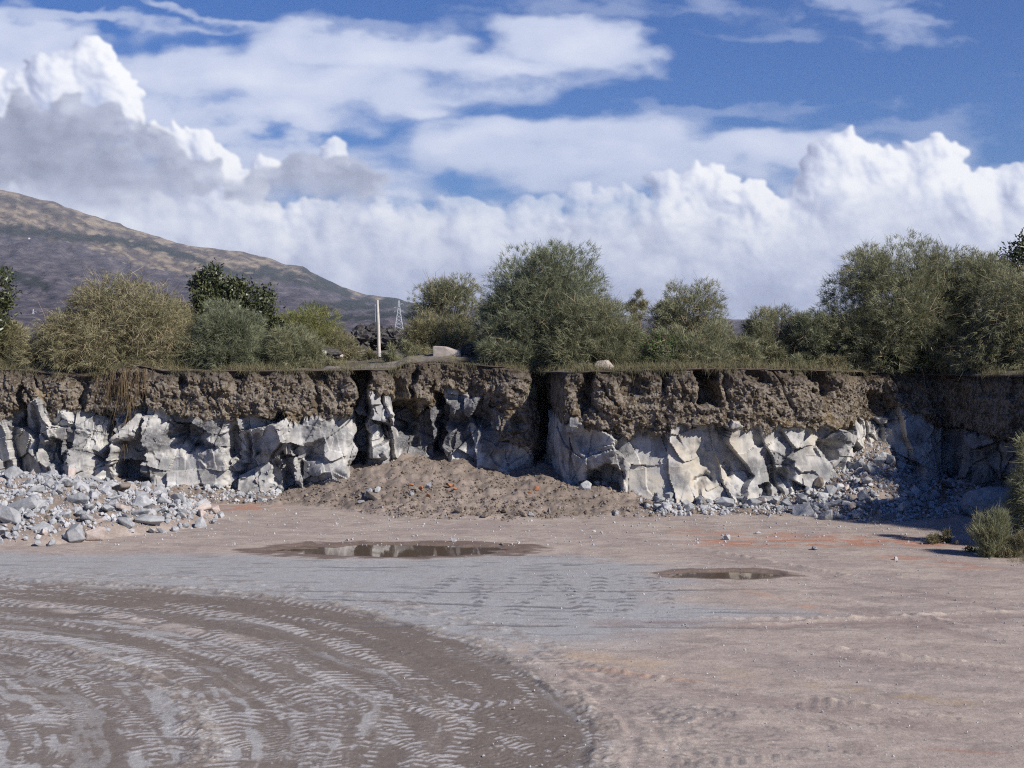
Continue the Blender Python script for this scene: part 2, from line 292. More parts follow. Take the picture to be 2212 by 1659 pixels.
def m_leaf(name, a, c2, trans=.25, spec=.2, rough=.6):
    m, n, b, o = mat(name); t = attr(n, 'tone')
    g = n.new('ShaderNodeNewGeometry').outputs['Position']
    t = n.m('ADD', t, n.m('MULTIPLY', n.m('SUBTRACT', n.noise(g, 1.3, 4, .6), .5), .9), None, True)
    c = n.mix(t, a, c2)
    n.put(b.inputs['Base Color'], c); b.inputs['Roughness'].default_value = rough; b.inputs['Specular IOR Level'].default_value = spec
    tr = n.new('ShaderNodeBsdfTranslucent'); n.put(tr.inputs[0], c)
    mx = n.new('ShaderNodeMixShader'); mx.inputs[0].default_value = trans
    n.nt.links.new(b.outputs[0], mx.inputs[1]); n.nt.links.new(tr.outputs[0], mx.inputs[2]); n.nt.links.new(mx.outputs[0], o.inputs[0]); return m
def m_tint(name, rough=.9, bs=.0, bd=1., nsc=1.):
    m, n, b, o = mat(name); g = n.new('ShaderNodeNewGeometry').outputs['Position']
    f = n.noise(g, nsc, 7, .65)
    n.put(b.inputs['Base Color'], n.mix(1., attr(n, 'tint', 'Color'), n.mix(n.ss(f, .3, .7), (.72, .72, .72), (1.25, 1.25, 1.25)), 'MULTIPLY'))
    b.inputs['Roughness'].default_value = rough; b.inputs['Specular IOR Level'].default_value = .1
    if bs: bump(n, b, f, bs, bd)
    return m
M = dict(cliff=m_cliff(), ground=m_ground(), plateau=m_tint('plateau_soil', .9, .5, .08, 5.), mountain=m_tint('mountain_slope', .95, .9, 22., .02),
    rock_grey=m_attr('fresh_grey_lava', (.255, .265, .28), (.39, .395, .405), .8, 3.5, .5, .05, .22),
    rock_brown=m_attr('weathered_brown_rock', (.12, .10, .085), (.22, .185, .155), .9, 4, .6, .05, .2),
    rock_pink=m_attr('pinkish_rock', (.36, .29, .26), (.46, .40, .37), .85, 4, .5, .05, .12),
    rock_orange=m_attr('orange_fired_clay', (.30, .115, .055), (.40, .18, .10), .85, 5, .5, .04, .1),
    clod=m_attr('earth_clods', (.14, .108, .082), (.24, .20, .165), .95, 2, .5, .05),
    chip=m_attr('grey_chippings', (.29, .30, .32), (.46, .46, .47), .85, 1.2, .5, .05),
    concrete=m_attr('pale_concrete', (.38, .33, .29), (.50, .44, .39), .9, 3, .3, .03),
    darkrock=m_attr('dark_lava', (.035, .033, .034), (.12, .11, .105), .95, 2.5, .9, .15),
    pole=m_attr('pole_wood', (.46, .43, .38), (.58, .55, .50), .8, 6, .1, .01),
    steel=m_attr('galvanised_steel', (.42, .45, .48), (.50, .53, .56), .5, 6, .0, .01),
    white=m_attr('white_plaster', (.78, .76, .74), (.82, .80, .78), .8, 3, .1, .01),
    bark=m_attr('bark', (.10, .075, .055), (.22, .17, .125), .9, 7, .5, .02),
    twig=m_leaf('dry_twigs', (.22, .165, .10), (.42, .34, .22), .0),
    root=m_leaf('roots', (.09, .062, .035), (.20, .145, .08), .0),
    broom=m_leaf('broom_green', (.135, .14, .078), (.38, .38, .235)),
    broomblue=m_leaf('broom_blue_green', (.11, .128, .078), (.33, .35, .22)),
    olive=m_leaf('broom_olive', (.15, .14, .075), (.42, .39, .235)),
    yellow=m_leaf('broom_yellow_green', (.13, .14, .05), (.34, .34, .14)),
    broad=m_leaf('broad_leaf_dark', (.03, .042, .018), (.15, .16, .07), .15, .5, .4),
    bright=m_leaf('bramble_green', (.05, .09, .025), (.15, .25, .07), .3),
    grass=m_leaf('dry_grass', (.10, .10, .052), (.30, .265, .155), .2))
def m_water():
    m, n, b, o = mat('puddle_water'); g = n.new('ShaderNodeNewGeometry').outputs['Position']
    b.inputs['Base Color'].default_value = (.12, .09, .065, 1); b.inputs['Roughness'].default_value = .03; b.inputs['IOR'].default_value = 1.33
    b.inputs['Specular IOR Level'].default_value = .9
    bump(n, b, n.noise(n.v('MULTIPLY', g, (3, 1, 1)), 3, 3), .02, .02); return m
M['water'] = m_water()
# ------------------------------------------------------------------ cliff
PX = 70 / F                                    # metres per measured unit at the cliff
def xd_of(x): return x / PX + CX
Y0P = [(-900, 70), (-400, 72), (0, 72.5), (300, 72), (700, 71.6), (750, 71.8), (822, 72.2), (840, 73.4), (930, 73.6), (1060, 73), (1085, 72.4), (1144, 72.4), (1158, 74.8), (1178, 74.8), (1218, 69.4), (1260, 68.9), (1350, 68.6), (1500, 68.2), (1700, 69), (1800, 70), (1900, 73), (2080, 73.6), (2105, 72.5), (2140, 67.6), (2176, 66.6), (2196, 55), (2206, 51), (2700, 49), (3200, 48)]
LIPP = [(-900, 800), (0, 797), (30, 800), (130, 812), (210, 808), (235, 793), (280, 788), (330, 799), (600, 800), (780, 797), (840, 797), (865, 783), (930, 780), (1000, 784), (1060, 790), (1100, 793), (1150, 800), (1185, 803), (1350, 799), (1500, 795), (1700, 796), (1850, 800), (2000, 806), (2150, 811), (2700, 812)]
SOILP = [(-900, 900), (0, 905), (40, 868), (60, 868), (75, 905), (130, 890), (200, 900), (290, 880), (380, 905), (480, 915), (560, 905), (640, 912), (745, 905), (786, 850), (822, 856), (850, 885), (890, 905), (940, 880), (960, 850), (1050, 868), (1080, 890), (1092, 965), (1150, 985), (1175, 960), (1190, 890), (1215, 905), (1300, 925), (1400, 932), (1500, 920), (1560, 905), (1640, 925), (1700, 915), (1800, 925), (1850, 915), (1950, 905), (1975, 885), (2080, 930), (2130, 930), (2160, 955), (2212, 920), (2700, 910)]
def y0(x): return kp(xd_of(x), Y0P)
def y0s(x): return sum(kp(xd_of(x + d), Y0P) for d in (-1.2, -.6, 0, .6, 1.2)) / 5
def y0t(x): return sum(kp(xd_of(x + d), Y0P) for d in np.linspace(-3.2, 3.2, 9)) / 9
def lip_z(x): return CAMZ - (kp(xd_of(x), LIPP) - HZ) / F * y0s(x)
# recesses: x0, x1, y0, y1 (measured), depth
REC = [(757, 786, 798, 1010, 2.0, 4), (752, 800, 1000, 1060, 1.2, 8), (842, 888, 872, 945, 1.3, 10), (934, 955, 855, 1000, 1.7, 4), (1160, 1188, 840, 1030, 1.8, 4), (872, 884, 800, 860, .6, 4), (920, 932, 830, 880, .6, 4), (955, 1060, 905, 925, .5, 10),
 (198, 214, 890, 1010, .7, 4), (232, 292, 960, 1075, 1.5, 8), (282, 292, 850, 980, .7, 3), (68, 102, 965, 1010, .9, 6), (100, 118, 985, 1030, .6, 4),
 (330, 400, 935, 955, .5, 6), (395, 420, 950, 975, .6, 5), (484, 500, 930, 1000, .9, 3), (500, 530, 935, 1040, .7, 5), (575, 600, 1000, 1045, .6, 4), (604, 628, 985, 1075, 1., 3), (538, 552, 940, 985, .5, 3), (640, 650, 1010, 1040, .5, 3), (655, 690, 965, 1000, .6, 6),
 (880, 900, 960, 985, .5, 6), (1252, 1278, 805, 880, 1.0, 6), (1338, 1380, 818, 850, .5, 9), (1424, 1436, 805, 838, .5, 4), (1500, 1535, 800, 872, 1.5, 6), (1605, 1645, 806, 826, .6, 7), (1742, 1800, 806, 846, .9, 9), (1690, 1700, 812, 822, .2, 4),
 (1268, 1334, 1010, 1052, 1.6, 7), (1250, 1290, 925, 975, .55, 9), (1480, 1530, 1024, 1040, .5, 6), (1650, 1690, 1015, 1040, .8, 8), (1620, 1650, 1045, 1090, .8, 3), (1770, 1800, 955, 990, .8, 7), (1560, 1572, 990, 1030, .4, 4),
 (2130, 2160, 975, 1060, .7, 10), (2005, 2030, 1080, 1092, .4, 4), (476, 510, 806, 836, .5, 8), (648, 690, 808, 840, .5, 8), (365, 385, 815, 835, .4, 5), (135, 160, 820, 880, .5, 8), (1900, 1960, 860, 900, .8, 12), (5, 20, 840, 930, .6, 4), (42, 56, 880, 990, .5, 3), (1110, 1122, 900, 925, .4, 5)]
# buttresses that stand out: x0, x1, y0, y1, proud, softness
BUT = [(786, 816, 850, 1000, .5, 5), (500, 515, 910, 1010, .5, 4), (1500, 1560, 1040, 1100, .35, 6), (1575, 1625, 1045, 1100, .4, 5), (300, 480, 985, 1070, .45, 12), (130, 195, 960, 1050, .35, 10), (850, 935, 812, 875, .75, 16), (962, 1040, 880, 915, .4, 10), (960, 1100, 935, 1030, .45, 15), (1085, 1148, 830, 985, .35, 14), (1480, 1530, 965, 1030, -.35, 25), (660, 745, 925, 1040, .2, 14), (2100, 2150, 860, 930, .4, 12)]
xq = np.arange(-42, 36, .02); yq = np.convolve(np.pad(kp(xd_of(xq), Y0P), 10, 'edge'), np.ones(21) / 21, 'valid')
aq = np.concatenate([[0], np.cumsum(np.hypot(np.diff(xq), np.diff(yq)))]); nv = 168
a1 = np.arange(0, aq[-1], .042); xs = np.interp(a1, aq, xq); y0c = np.interp(xs, xq, yq)
tq = np.stack([np.gradient(xs), np.gradient(y0c)]); tq = np.stack([np.convolve(np.pad(t, 20, 'edge'), np.ones(41) / 41, 'valid') for t in tq]); tq /= np.hypot(*tq); nX, nY = tq[1][None], -tq[0][None]
X2, T2 = np.meshgrid(xs, np.linspace(0, 1, nv)); ztop = lip_z(xs)[None, :]; A2 = a1[None, :] + 0 * X2
Z2 = -.7 + T2 * (ztop + .7)
XD = xd_of(X2); YD = HZ + (CAMZ - Z2) / PX
def box0(x0, x1, a, b, s): return smst(XD, x0 - s, x0 + s) * smst(XD, x1 + s, x1 - s) * smst(YD, a - s * 1.6, a + s) * smst(YD, b + s, b - s)
def cells(x, z, sx, sz, s, a, off):
    f1, f2, ci, cj, px, py = vor(x / sx, z / sz, s)
    return ((hsh(ci, cj, s + 3) - .5) * 2 * a * (x - px * sx) + (hsh(ci, cj, s + 4) - .5) * 2 * a * (z - py * sz) + (hsh(ci, cj, s + 5) - .5) * 2 * off), f1, f2, ci, cj
wx = A2 + .13 * fbm(A2 * .5, Z2 * .6, 3, 11); wz = Z2 + .13 * fbm(A2 * .5 + 9, Z2 * .6, 3, 12)
def col1(s, w, a, off):
    q = (wx + .22 * wz * (1 if s % 2 else -1)) / w; f1, f2, ci, cj, px, py = vor(q, Z2 * 0 + .5 + .18 * Z2 / w, s, .8)
    return (hsh(ci, cj, s + 2) - .5) * 2 * a * (q - px) * w + (hsh(ci, cj, s + 3) - .5) * 2 * off
rock = col1(31, 2.3, .62, .22) + col1(36, 1.1, .25, .05)
c1 = cells(wx, wz, 2.6, 1.9, 41, .50, .16); c2 = cells(wx + .1, wz, 1.15, .85, 47, .46, .07); c3 = cells(wx + .10 * fbm(wx * 2, wz * 2, 2, 13), wz + .10 * fbm(wx * 2 + 4, wz * 2, 2, 14), .42, .36, 53, .4, .02)
f1, f2, ci, cj, _, _ = vor(wx / 1.5 + 3, wz / 1.9, 61)
scal = .38 * f1 ** 2 * (hsh(ci, cj, 9) > .35)
rr = smst(fbm(A2 * .35, Z2 * .5, 3, 71), -.15, .3)
rock = rock + c1[0] + c2[0] * (.35 + .65 * rr) + c3[0] * (.0 + .75 * rr ** 2) + scal + .012 * fbm(A2 * 3, Z2 * 2, 3, 73) + .55 * (1 - Z2 / 6)
broad = np.clip(box0(1340, 1620, 925, 1040, 30) + box0(300, 480, 985, 1060, 14) + .7 * box0(640, 750, 920, 1010, 16) + .8 * box0(1650, 1800, 915, 960, 16), 0, 1)
crk = smst(c1[2] - c1[1], .03, 0) * (.09 - .065 * broad) + smst(c2[2] - c2[1], .03, 0) * .07 * rr * (1 - broad)
rock = rock * (1 - .70 * broad) + .4 * c1[0] * broad
rock = rock - crk * (hsh(c1[3], c1[4], 4) > .4)
b1 = vor(wx / .5, wz / .42, 81); b2 = vor(A2 / .19 + .3 * wz, Z2 / .17, 83); b3 = vor(A2 / .095, Z2 / .09, 85)
gul = 1 - np.abs(fbm(A2 * .6 + .3 * wz, Z2 * .22, 4, 87)) * 2.2
soil = .35 * fbm(A2 * .45, Z2 * .5, 4, 91) + .15 - .24 * np.clip(gul, 0, 1) ** 3 * smst(Z2, 2.8, 5.2) * smst(fbm(A2 * .35, Z2 * 0, 2, 88), -.2, .3) + .14 * (1 - b1[0]) * hsh(b1[2], b1[3], 5) + .09 * (1 - b2[0]) * hsh(b2[2], b2[3], 5) + .14 * (1 - b3[0]) * hsh(b3[2], b3[3], 6) ** 2 + .09 * fbm(A2 * 2.2, Z2 * 2.2, 4, 95) + .42 * (1 - Z2 / 6)
soil = soil - .30 * smst(Z2, ztop - .55, ztop - .05) * (1 - .7 * smst(XD, 840, 870) * (1 - smst(XD, 1110, 1180)))
sb = kp(XD, SOILP) + 16 * fbm(A2 * 1.3, Z2 * .5, 4, 97) + 5 * fbm(A2 * 6, Z2 * 2, 2, 98)
SM = smst(YD, sb + 4, sb - 4)
D = rock * (1 - SM) + (soil + .12) * SM
D = D * (1 - .7 * smst(XD, 1156, 1170) * smst(XD, 1228, 1214))
jx = 12 * fbm(A2 * 1.1, Z2 * 1.1, 4, 101); jy = 14 * fbm(A2 * 1.1 + 7, Z2 * 1.1, 4, 103)
def box(x0, x1, a, b, s): return smst(XD + jx, x0 - s, x0 + s) * smst(XD + jx, x1 + s, x1 - s) * smst(YD + jy, a - s * 1.6, a + s) * smst(YD + jy, b + s, b - s)
for x0, x1, a, b, dd, s in REC: D = D - dd * 1.1 * box(x0, x1, a, b, s * (1.5 if b < 890 else 1.1))
for x0, x1, a, b, dd, s in BUT: D = D + dd * box(x0, x1, a, b, s)
D = D + 1.9 * np.clip(1 - Z2 / 4.8, 0, 1) * smst(XD + jx, 1950 - (Z2 * -14) - 62, 1962 - (Z2 * -14) - 62) * smst(XD, 2086, 2078)   # leaning slab in the bay
D = D * (1 - .75 * smst(Z2, ztop - .14, ztop))
YY = y0c[None, :] + D * (nY * .5 - .5); XP = X2 + D * nX * .45
slab = smst(XD, 1950, 1975) * smst(XD, 2090, 2075) * (1 - SM)
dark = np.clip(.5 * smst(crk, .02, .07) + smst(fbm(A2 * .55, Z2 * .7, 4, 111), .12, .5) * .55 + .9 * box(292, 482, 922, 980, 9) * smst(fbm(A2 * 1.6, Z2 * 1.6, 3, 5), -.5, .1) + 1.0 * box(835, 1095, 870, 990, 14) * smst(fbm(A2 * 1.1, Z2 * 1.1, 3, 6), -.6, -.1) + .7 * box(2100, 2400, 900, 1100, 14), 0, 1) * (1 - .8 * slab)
tan = np.clip(.25 + 1.0 * box(1390, 1580, 900, 1120, 40) + .8 * box(270, 340, 985, 1060, 12) + .7 * box(1650, 1800, 915, 960, 20), 0, 1)
VV = np.stack([XP, YY, Z2], -1).reshape(-1, 3)
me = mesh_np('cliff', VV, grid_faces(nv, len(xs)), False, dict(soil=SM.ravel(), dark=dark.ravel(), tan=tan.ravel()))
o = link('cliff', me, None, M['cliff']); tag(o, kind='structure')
try: me.set_sharp_from_angle(angle=R(38))
except Exception: pass
YT = YY[-1].copy(); XT = np.maximum.accumulate(XP[-1]) + np.arange(len(xs)) * 1e-6
xl = np.arange(-42, 36, .05); YLIP = np.interp(xl, XT, YT)
k = 17; pad = np.pad(YLIP, k, 'edge'); YLIPs = np.array([pad[i:i + 2 * k + 1].min() * .35 + pad[i:i + 2 * k + 1].mean() * .65 for i in range(len(xl))])
YLIPs = np.convolve(np.pad(YLIPs, 5, 'edge'), np.ones(11) / 11, 'valid')
YLIPs = np.minimum(YLIPs, YLIP - .02) - .05 - .05 * np.abs(fbm(xl * 1.5, xl * 0, 4, 77))
def lip_y(x): return np.interp(x, xl, YLIPs)
# ------------------------------------------------------------------ ground height
HTP = [(-900, .9), (0, .9), (400, .55), (600, .25), (650, .5), (700, 1.0), (760, 1.3), (850, 1.75), (1050, 1.6), (1100, 1.3), (1170, 1.4), (1230, 1.0), (1300, .95), (1400, .35), (1600, .2), (1700, .35), (1780, 1.1), (1860, 2.3), (1930, 2.5), (1980, 1.2), (2050, .7), (2130, .5), (2300, .5)]
LTP = [(-900, 6), (0, 6), (500, 3), (650, 4), (900, 10.5), (1100, 10.5), (1300, 6.5), (1500, 4.2), (1700, 5), (1850, 9.5), (2000, 10), (2100, 6), (2300, 5)]
PUD = [(-4.3, 54.1, 3.95, 1.15), (7.0, 48.6, 1.72, .62)]
def talus(x, y):
    xd = xd_of(x * 70 / np.maximum(y, 30) * 1.0) * .5 + xd_of(x) * .5; q = y0t(x) - .3 - y
    h = kp(xd, HTP); L = kp(xd, LTP)
    t = np.clip(1 - q / L, 0, 1.05)
    r = np.hypot((x + 23.2) / 10.7, (y - 62.5) / (8.3 + .6 * np.sin(x)))
    heap = 1.75 * np.clip(1 - r ** 2, 0, 1) ** .9
    return np.maximum(h * t ** 1.25, 0) + heap, np.clip(t * 6, 0, 1), np.clip((1 - r) * 7, 0, 1)
def ground_z(x, y, fine=True):
    h, a, b = talus(x, y); m_ = np.maximum(a, b)
    z = h * (1 + .12 * fbm(x * .5, y * .5, 3, 201)) + m_ * (.16 * fbm(x * 1.1, y * 1.1, 4, 203) + .05 * fbm(x * 4, y * 4, 3, 204)) + .035 * fbm(x * .15, y * .2, 3, 205)
    for px, py, rx, ry in PUD:
        r = np.hypot((x - px) / (rx * 1.25), (y - py) / (ry * 1.5)) + .22 * fbm(x * .8, y * 1.4, 4, 207)
        z = z * smst(r, .7, 1.5) - .16 * np.clip(1 - r * r, 0, 1) ** .8
    return z
# ------------------------------------------------------------------ quarry floor (fine grid, colours of the mud by zone)
ys = [16.]
while ys[-1] < 76: ys.append(ys[-1] + .034 * (max(ys[-1], 24) / 27) ** 1.5)
ys = np.array(list(np.arange(-30, 16, 1.5)) + ys)
us = np.concatenate([np.linspace(-1.1, -.46, 60, endpoint=False), np.linspace(-.46, .46, 900), np.linspace(.46, 1.1, 61)[1:]])
UU, GY = np.meshgrid(us, ys); GX = UU * np.maximum(GY, 24)
zg = ground_z(GX, GY); h_, at_, ah_ = talus(GX, GY)
gd = HZ + CAMZ * F / np.maximum(GY, 5); gx = CX + GX / np.maximum(GY, 5) * F      # measured picture position, for reading the zones off the photograph
n1 = fbm(GX * .22, GY * .22, 5, 301); n2 = fbm(GX * .9, GY * .9, 4, 303); n3 = fbm(GX * .35, GY * 1.3, 4, 305)
tanc = np.array([.335, .280, .245]); grey = np.array([.345, .345, .345]); brn = np.array([.150, .123, .104]); red = np.array([.37, .17, .105]); cream = np.array([.43, .365, .31])
def mixc(c, k, t): return c + (np.asarray(k) - c) * np.clip(t, 0, 1)[..., None]
col = np.zeros(GX.shape + (3,)) + tanc; wet = .12 + 0 * GX
col = mixc(col, [.29, .24, .225], smst(n1 + n2 * .3, -.1, .5) * .6); col = mixc(col, [.40, .34, .295], smst(fbm(GX * .28 + 20, GY * .5, 5, 309, .6), .1, .45) * .6)
# turning circle of the lorries
cxx, cyy = -18.3, 27.2
r = np.hypot(GX - cxx, GY - cyy) + .7 * fbm(GX * .11, GY * .11, 3, 311); th = np.arctan2(GY - cyy, GX - cxx) * 20
outer = 20.2
inside = smst(r, outer + .6, outer - .3)
# grey slurry sheet
sl_r = smst(GX - (1.5 * n1 + 1.2 * n3 + kp(GY, [(24, -2), (30, -1.5), (35, -.5), (38, 1.5), (40.5, 6), (42, 8.5), (43.5, 5), (47, 5.2), (50, 5.5), (52, 3), (54, -5), (57, -9)])), 2.6, -2.2)
sl = sl_r * smst(GY, 54.0 + n1 * .8, 52.2 + n1 * .8) * (.35 + .65 * smst(GY, 30 + 2 * n1, 39 + 2 * n1))
slurry = np.clip(sl + inside * .0, 0, 1)
col = mixc(col, grey, slurry * .97); wet = np.maximum(wet, slurry * .75)
streak = fbm(GX * .5, GY * 2.2, 4, 315)
col = mixc(col, [.13, .125, .13], slurry * smst(streak, .34, .6) * .4)
# inner zone: mixed slurry and brown mud, streaked along the circle
sa = fbm(th * .07, r * 1.9, 5, 321, .6); sb_ = fbm(th * .30, r * 3.6, 4, 323)
mixz = smst(sa * .7 + sb_ * .6 + .5 * fbm(GX * .6, GY * 1.6, 4, 325) + kp(r, [(0, .06), (9, .0), (13, -.2), (17, -.3), (21, -.15)]), -.10, .24)
cin = mixc(np.zeros(GX.shape + (3,)) + np.array([.175, .148, .130]), [.335, .325, .315], mixz)
col = col * (1 - inside[..., None]) + cin * inside[..., None]; wet = wet * (1 - inside) + inside * (.25 + .35 * mixz)
z_add = .0 * GX
# smooth brown lanes
def lane(t, c_, wdt, soft=.12): return smst(np.abs(t - c_), wdt + soft, wdt - soft)
rn = r + .14 * fbm(th * .12, r * .4, 3, 331)
bm = np.clip(lane(rn, 18.3, 1.55, .3) + lane(rn, 15.7, .5, .25) * .9 + lane(rn, 13.6, .45) * .6 + lane(rn, 10.2, .5) * .5, 0, 1) * inside * smst(th, 30., 24.)
col = mixc(col, brn, bm * .95); wet = wet * (1 - bm * .6)
z_add -= .02 * bm
# tread prints: bars across the lane
def tread(s, t, c_, wdt, per, seed, ang=.35, keep=0.0, strength=1., cc=(.40, .39, .39), deep=.012):
    global col, z_add, wet
    m_ = lane(t, c_, wdt, .06) * strength; ii = m_ > .01
    if not ii.any(): return
    s1, t1, m1 = s[ii], t[ii], m_[ii]; ph = (s1 + ang * np.abs(t1 - c_)) / per
    wv = .5 + .5 * np.sin(ph * 2 * np.pi + 2.4 * fbm(s1 * .5, t1 * .9, 3, seed + 2))
    br = smst(fbm(s1 * .25, t1 * 1.1, 3, seed) + .8 * fbm(s1 * 1.5, t1 * 2.6, 4, seed + 1, .6), keep + .05, keep + .35)
    k_ = m1 * br * smst(wv, .45, .72)
    col[ii] = mixc(col[ii], cc, k_ * .75); z_add[ii] += deep * (k_ - .5 * m1 * br)
for c_, wd, per, sd, kp_ in ((17.0, .42, .30, 401, -.05), (18.1, .28, .26, 402, .12), (19.25, .22, .28, 403, .2), (15.2, .50, .30, 404, -.2), (14.3, .4, .33, 405, -.1), (12.7, .5, .30, 406, -.3), (11.6, .4, .34, 407, -.1), (9.4, .5, .3, 408, -.2), (8.2, .4, .3, 409, -.1), (19.9, .3, .27, 410, .05), (6.5, .6, .3, 411, -.1)):
    tread(th * c_ / 20, rn, c_, wd, per, sd, .5, kp_, inside)
# berm along the outer edge of the circle, ragged
for c_, wd, hh in ((20.4, .45, .035), (21.3, .2, .02), (22.1, .4, .02), (12.1, .3, .035), (7.4, .4, .03)):
    k_ = lane(rn, c_, wd, .15) * smst(fbm(GX * .8, GY * .8, 3, 431), -.35, .1)
    z_add += hh * k_ * (1 + 1.2 * fbm(GX * 2.2, GY * 2.2, 5, 433, .65)); col = mixc(col, [.24, .215, .195], k_ * smst(fbm(GX * 2.5, GY * 3.5, 4, 434), -.3, .25) * .75); wet *= (1 - k_ * .7)
# fine lug bars pressed everywhere inside the circle, lane by lane
li = np.floor(rn / .62); fr_ = rn / .62 - li; hs_ = hsh(li.astype(np.int64), li.astype(np.int64) * 0 + 3, 5)
per_ = .25 + .12 * hs_; wv_ = .5 + .5 * np.sin((th / per_ + (hs_ - .5) * 3 * fr_ + hs_ * 9 + 1.1 * fbm(th * .5, rn, 4, 441, .6)) * 2 * np.pi)
br_ = smst(fbm(th * .10 + hs_ * 40, rn * .35, 4, 443) + .5 * fbm(th * .6, rn * 1.8, 3, 444), -.15, .2) * smst(r, outer + 1.5, outer + .2) * smst(fbm(GX * .25, GY * .4, 3, 445), -.25, .15) * smst(fr_, 0, .12) * smst(fr_, 1, .88) * (1 - .9 * lane(rn, 18.3, 1.6, .4)) * smst(fbm(th * .12, rn * 1.3, 5, 446, .65), -.30, .22) * .75
kk_ = smst(wv_, .42, .62); col = mixc(col, [.40, .385, .385], br_ * kk_ * .55); col = mixc(col, [.152, .127, .112], br_ * (1 - kk_) * .6); z_add = z_add + .008 * br_ * (kk_ - .5)
for q1, q2, radii in ((-25.5, 22.5, (22.4, 24.1, 25.9, 19.2)), (-12.5, 20.5, (13.2, 15.0, 10.6))):
    r2_ = np.hypot(GX - q1, GY - q2) + .4 * fbm(GX * .1, GY * .1, 2, 447); t2_ = np.arctan2(GY - q2, GX - q1) * 22
    for c_ in radii: tread(t2_, r2_, c_, .32, .28, int(c_ * 10), .5, .0, smst(r, outer + 1, outer)); tread(t2_ + .13, r2_, c_ + .8, .25, .28, int(c_ * 10) + 1, -.5, .05, smst(r, outer + 1, outer), (.14, .118, .112))
# cross tracks: straight passes
def line(x1, y1, x2, y2):
    dx, dy = x2 - x1, y2 - y1; L = math.hypot(dx, dy); dx /= L; dy /= L
    s = (GX - x1) * dx + (GY - y1) * dy; t = (GX - x1) * -dy + (GY - y1) * dx
    t = t + .35 * np.sin(s * .12 + x1); return s, t, smst(s, 0, 2) * smst(s, L, L - 2)
def g2(xd, yd): Yg = CAMZ * F / (yd - HZ); return (xd - CX) / F * Yg, Yg
for a, b, wd, per, sd, kk, cc in (((900, 1390), (1700, 1659), .5, .30, 451, -.1, (.19, .175, .17)), ((1100, 1390), (1900, 1659), .45, .33, 452, -.05, (.2, .18, .175)), ((1250, 1560), (1900, 1500), .6, .33, 453, -.05, (.18, .165, .16)), ((300, 1600), (1000, 1480), .45, .30, 454, 0, (.36, .35, .36)), ((0, 1520), (620, 1500), .5, .32, 455, 0, (.34, .33, .34)), ((1300, 1659), (2000, 1600), .5, .3, 457, 0, (.18, .165, .16)), ((500, 1545), (1300, 1500), .4, .3, 459, .0, (.38, .37, .38)), ((1500, 1500), (2212, 1430), .5, .3, 461, .15, (.2, .17, .155)), ((1600, 1600), (2212, 1560), .5, .3, 462, .1, (.2, .17, .155)), ((0, 1400), (500, 1470), .5, .3, 463, .0, (.2, .17, .155))):
    s, t, e = line(*g2(*a), *g2(*b)); tread(s, t, 0, wd, per, sd, .5, kk, e, cc)
# dark wet tread marks printed in the slurry
for xx, sd in ((-2.6, 471), (-1.7, 477), (-.9, 472), (.2, 473), (1.2, 478), (2.0, 474), (2.9, 475), (3.9, 476)):
    t = GX - xx - .7 * np.sin(GY * .35 + sd * .3) - .06 * (GY - 45) ** 2 * .3; e = smst(GY, 41.0, 42.0) * smst(GY, 49.5, 47.5)
    tread(GY, t, 0, .26, .62, sd, .5, -.35, e, (.14, .135, .14), -.02)
for yy, sd in ((43.2, 481), (41.0, 482), (45.9, 483), (50.2, 484), (39.2, 485)):
    t = GY - yy - .9 * np.sin(GX * .13 + sd) + .05 * GX; e = smst(GX, -9, -5) * smst(GX, 11, 4)
    k_ = lane(t, 0, .13, .07) * e * smst(fbm(GX * .4, GY, 3, sd), -.35, .0) * smst(GY, 35, 38); col = mixc(col, [.13, .125, .128], k_ * .85); z_add -= .03 * k_
for a, b, sd in (((1740, 1290), (2212, 1400), 491), ((1650, 1400), (2300, 1470), 492), ((1100, 1440), (2212, 1590), 493), ((1200, 1340), (2212, 1350), 494), ((1560, 1370), (2300, 1330), 495), ((1450, 1190), (2300, 1330), 496)):
    s, t, e = line(*g2(*a), *g2(*b)); q = smst(fbm(s * .2, t * .8, 3, sd), -.3, .1) * e
    col = mixc(col, [.24, .185, .17], lane(t, .0, .5, .3) * q * .6); col = mixc(col, cream, lane(t, .75, .10, .1) * q * .6)
    k_ = lane(t, .75, .12, .12) * q; z_add += .05 * k_ * (1 + fbm(GX * 3, GY * 3, 2, sd + 1)); z_add -= .03 * lane(t, 0, .5, .3) * q
# runnels and rough crusts
hrz = fbm(GX * .7, GY * 1.1, 7, 511, .66); z_add += .010 * hrz * (1 - .75 * slurry) * (1 - bm) * smst(GX, -6, 4)
col = mixc(col, [.22, .18, .165], smst(hrz, .16, .5) * .5 * (1 - slurry) * (1 - inside))
col = mixc(col, cream, smst(fbm(GX * .5 + 40, GY * 1.1, 4, 513), .28, .55) * .5 * (1 - slurry) * (1 - inside))
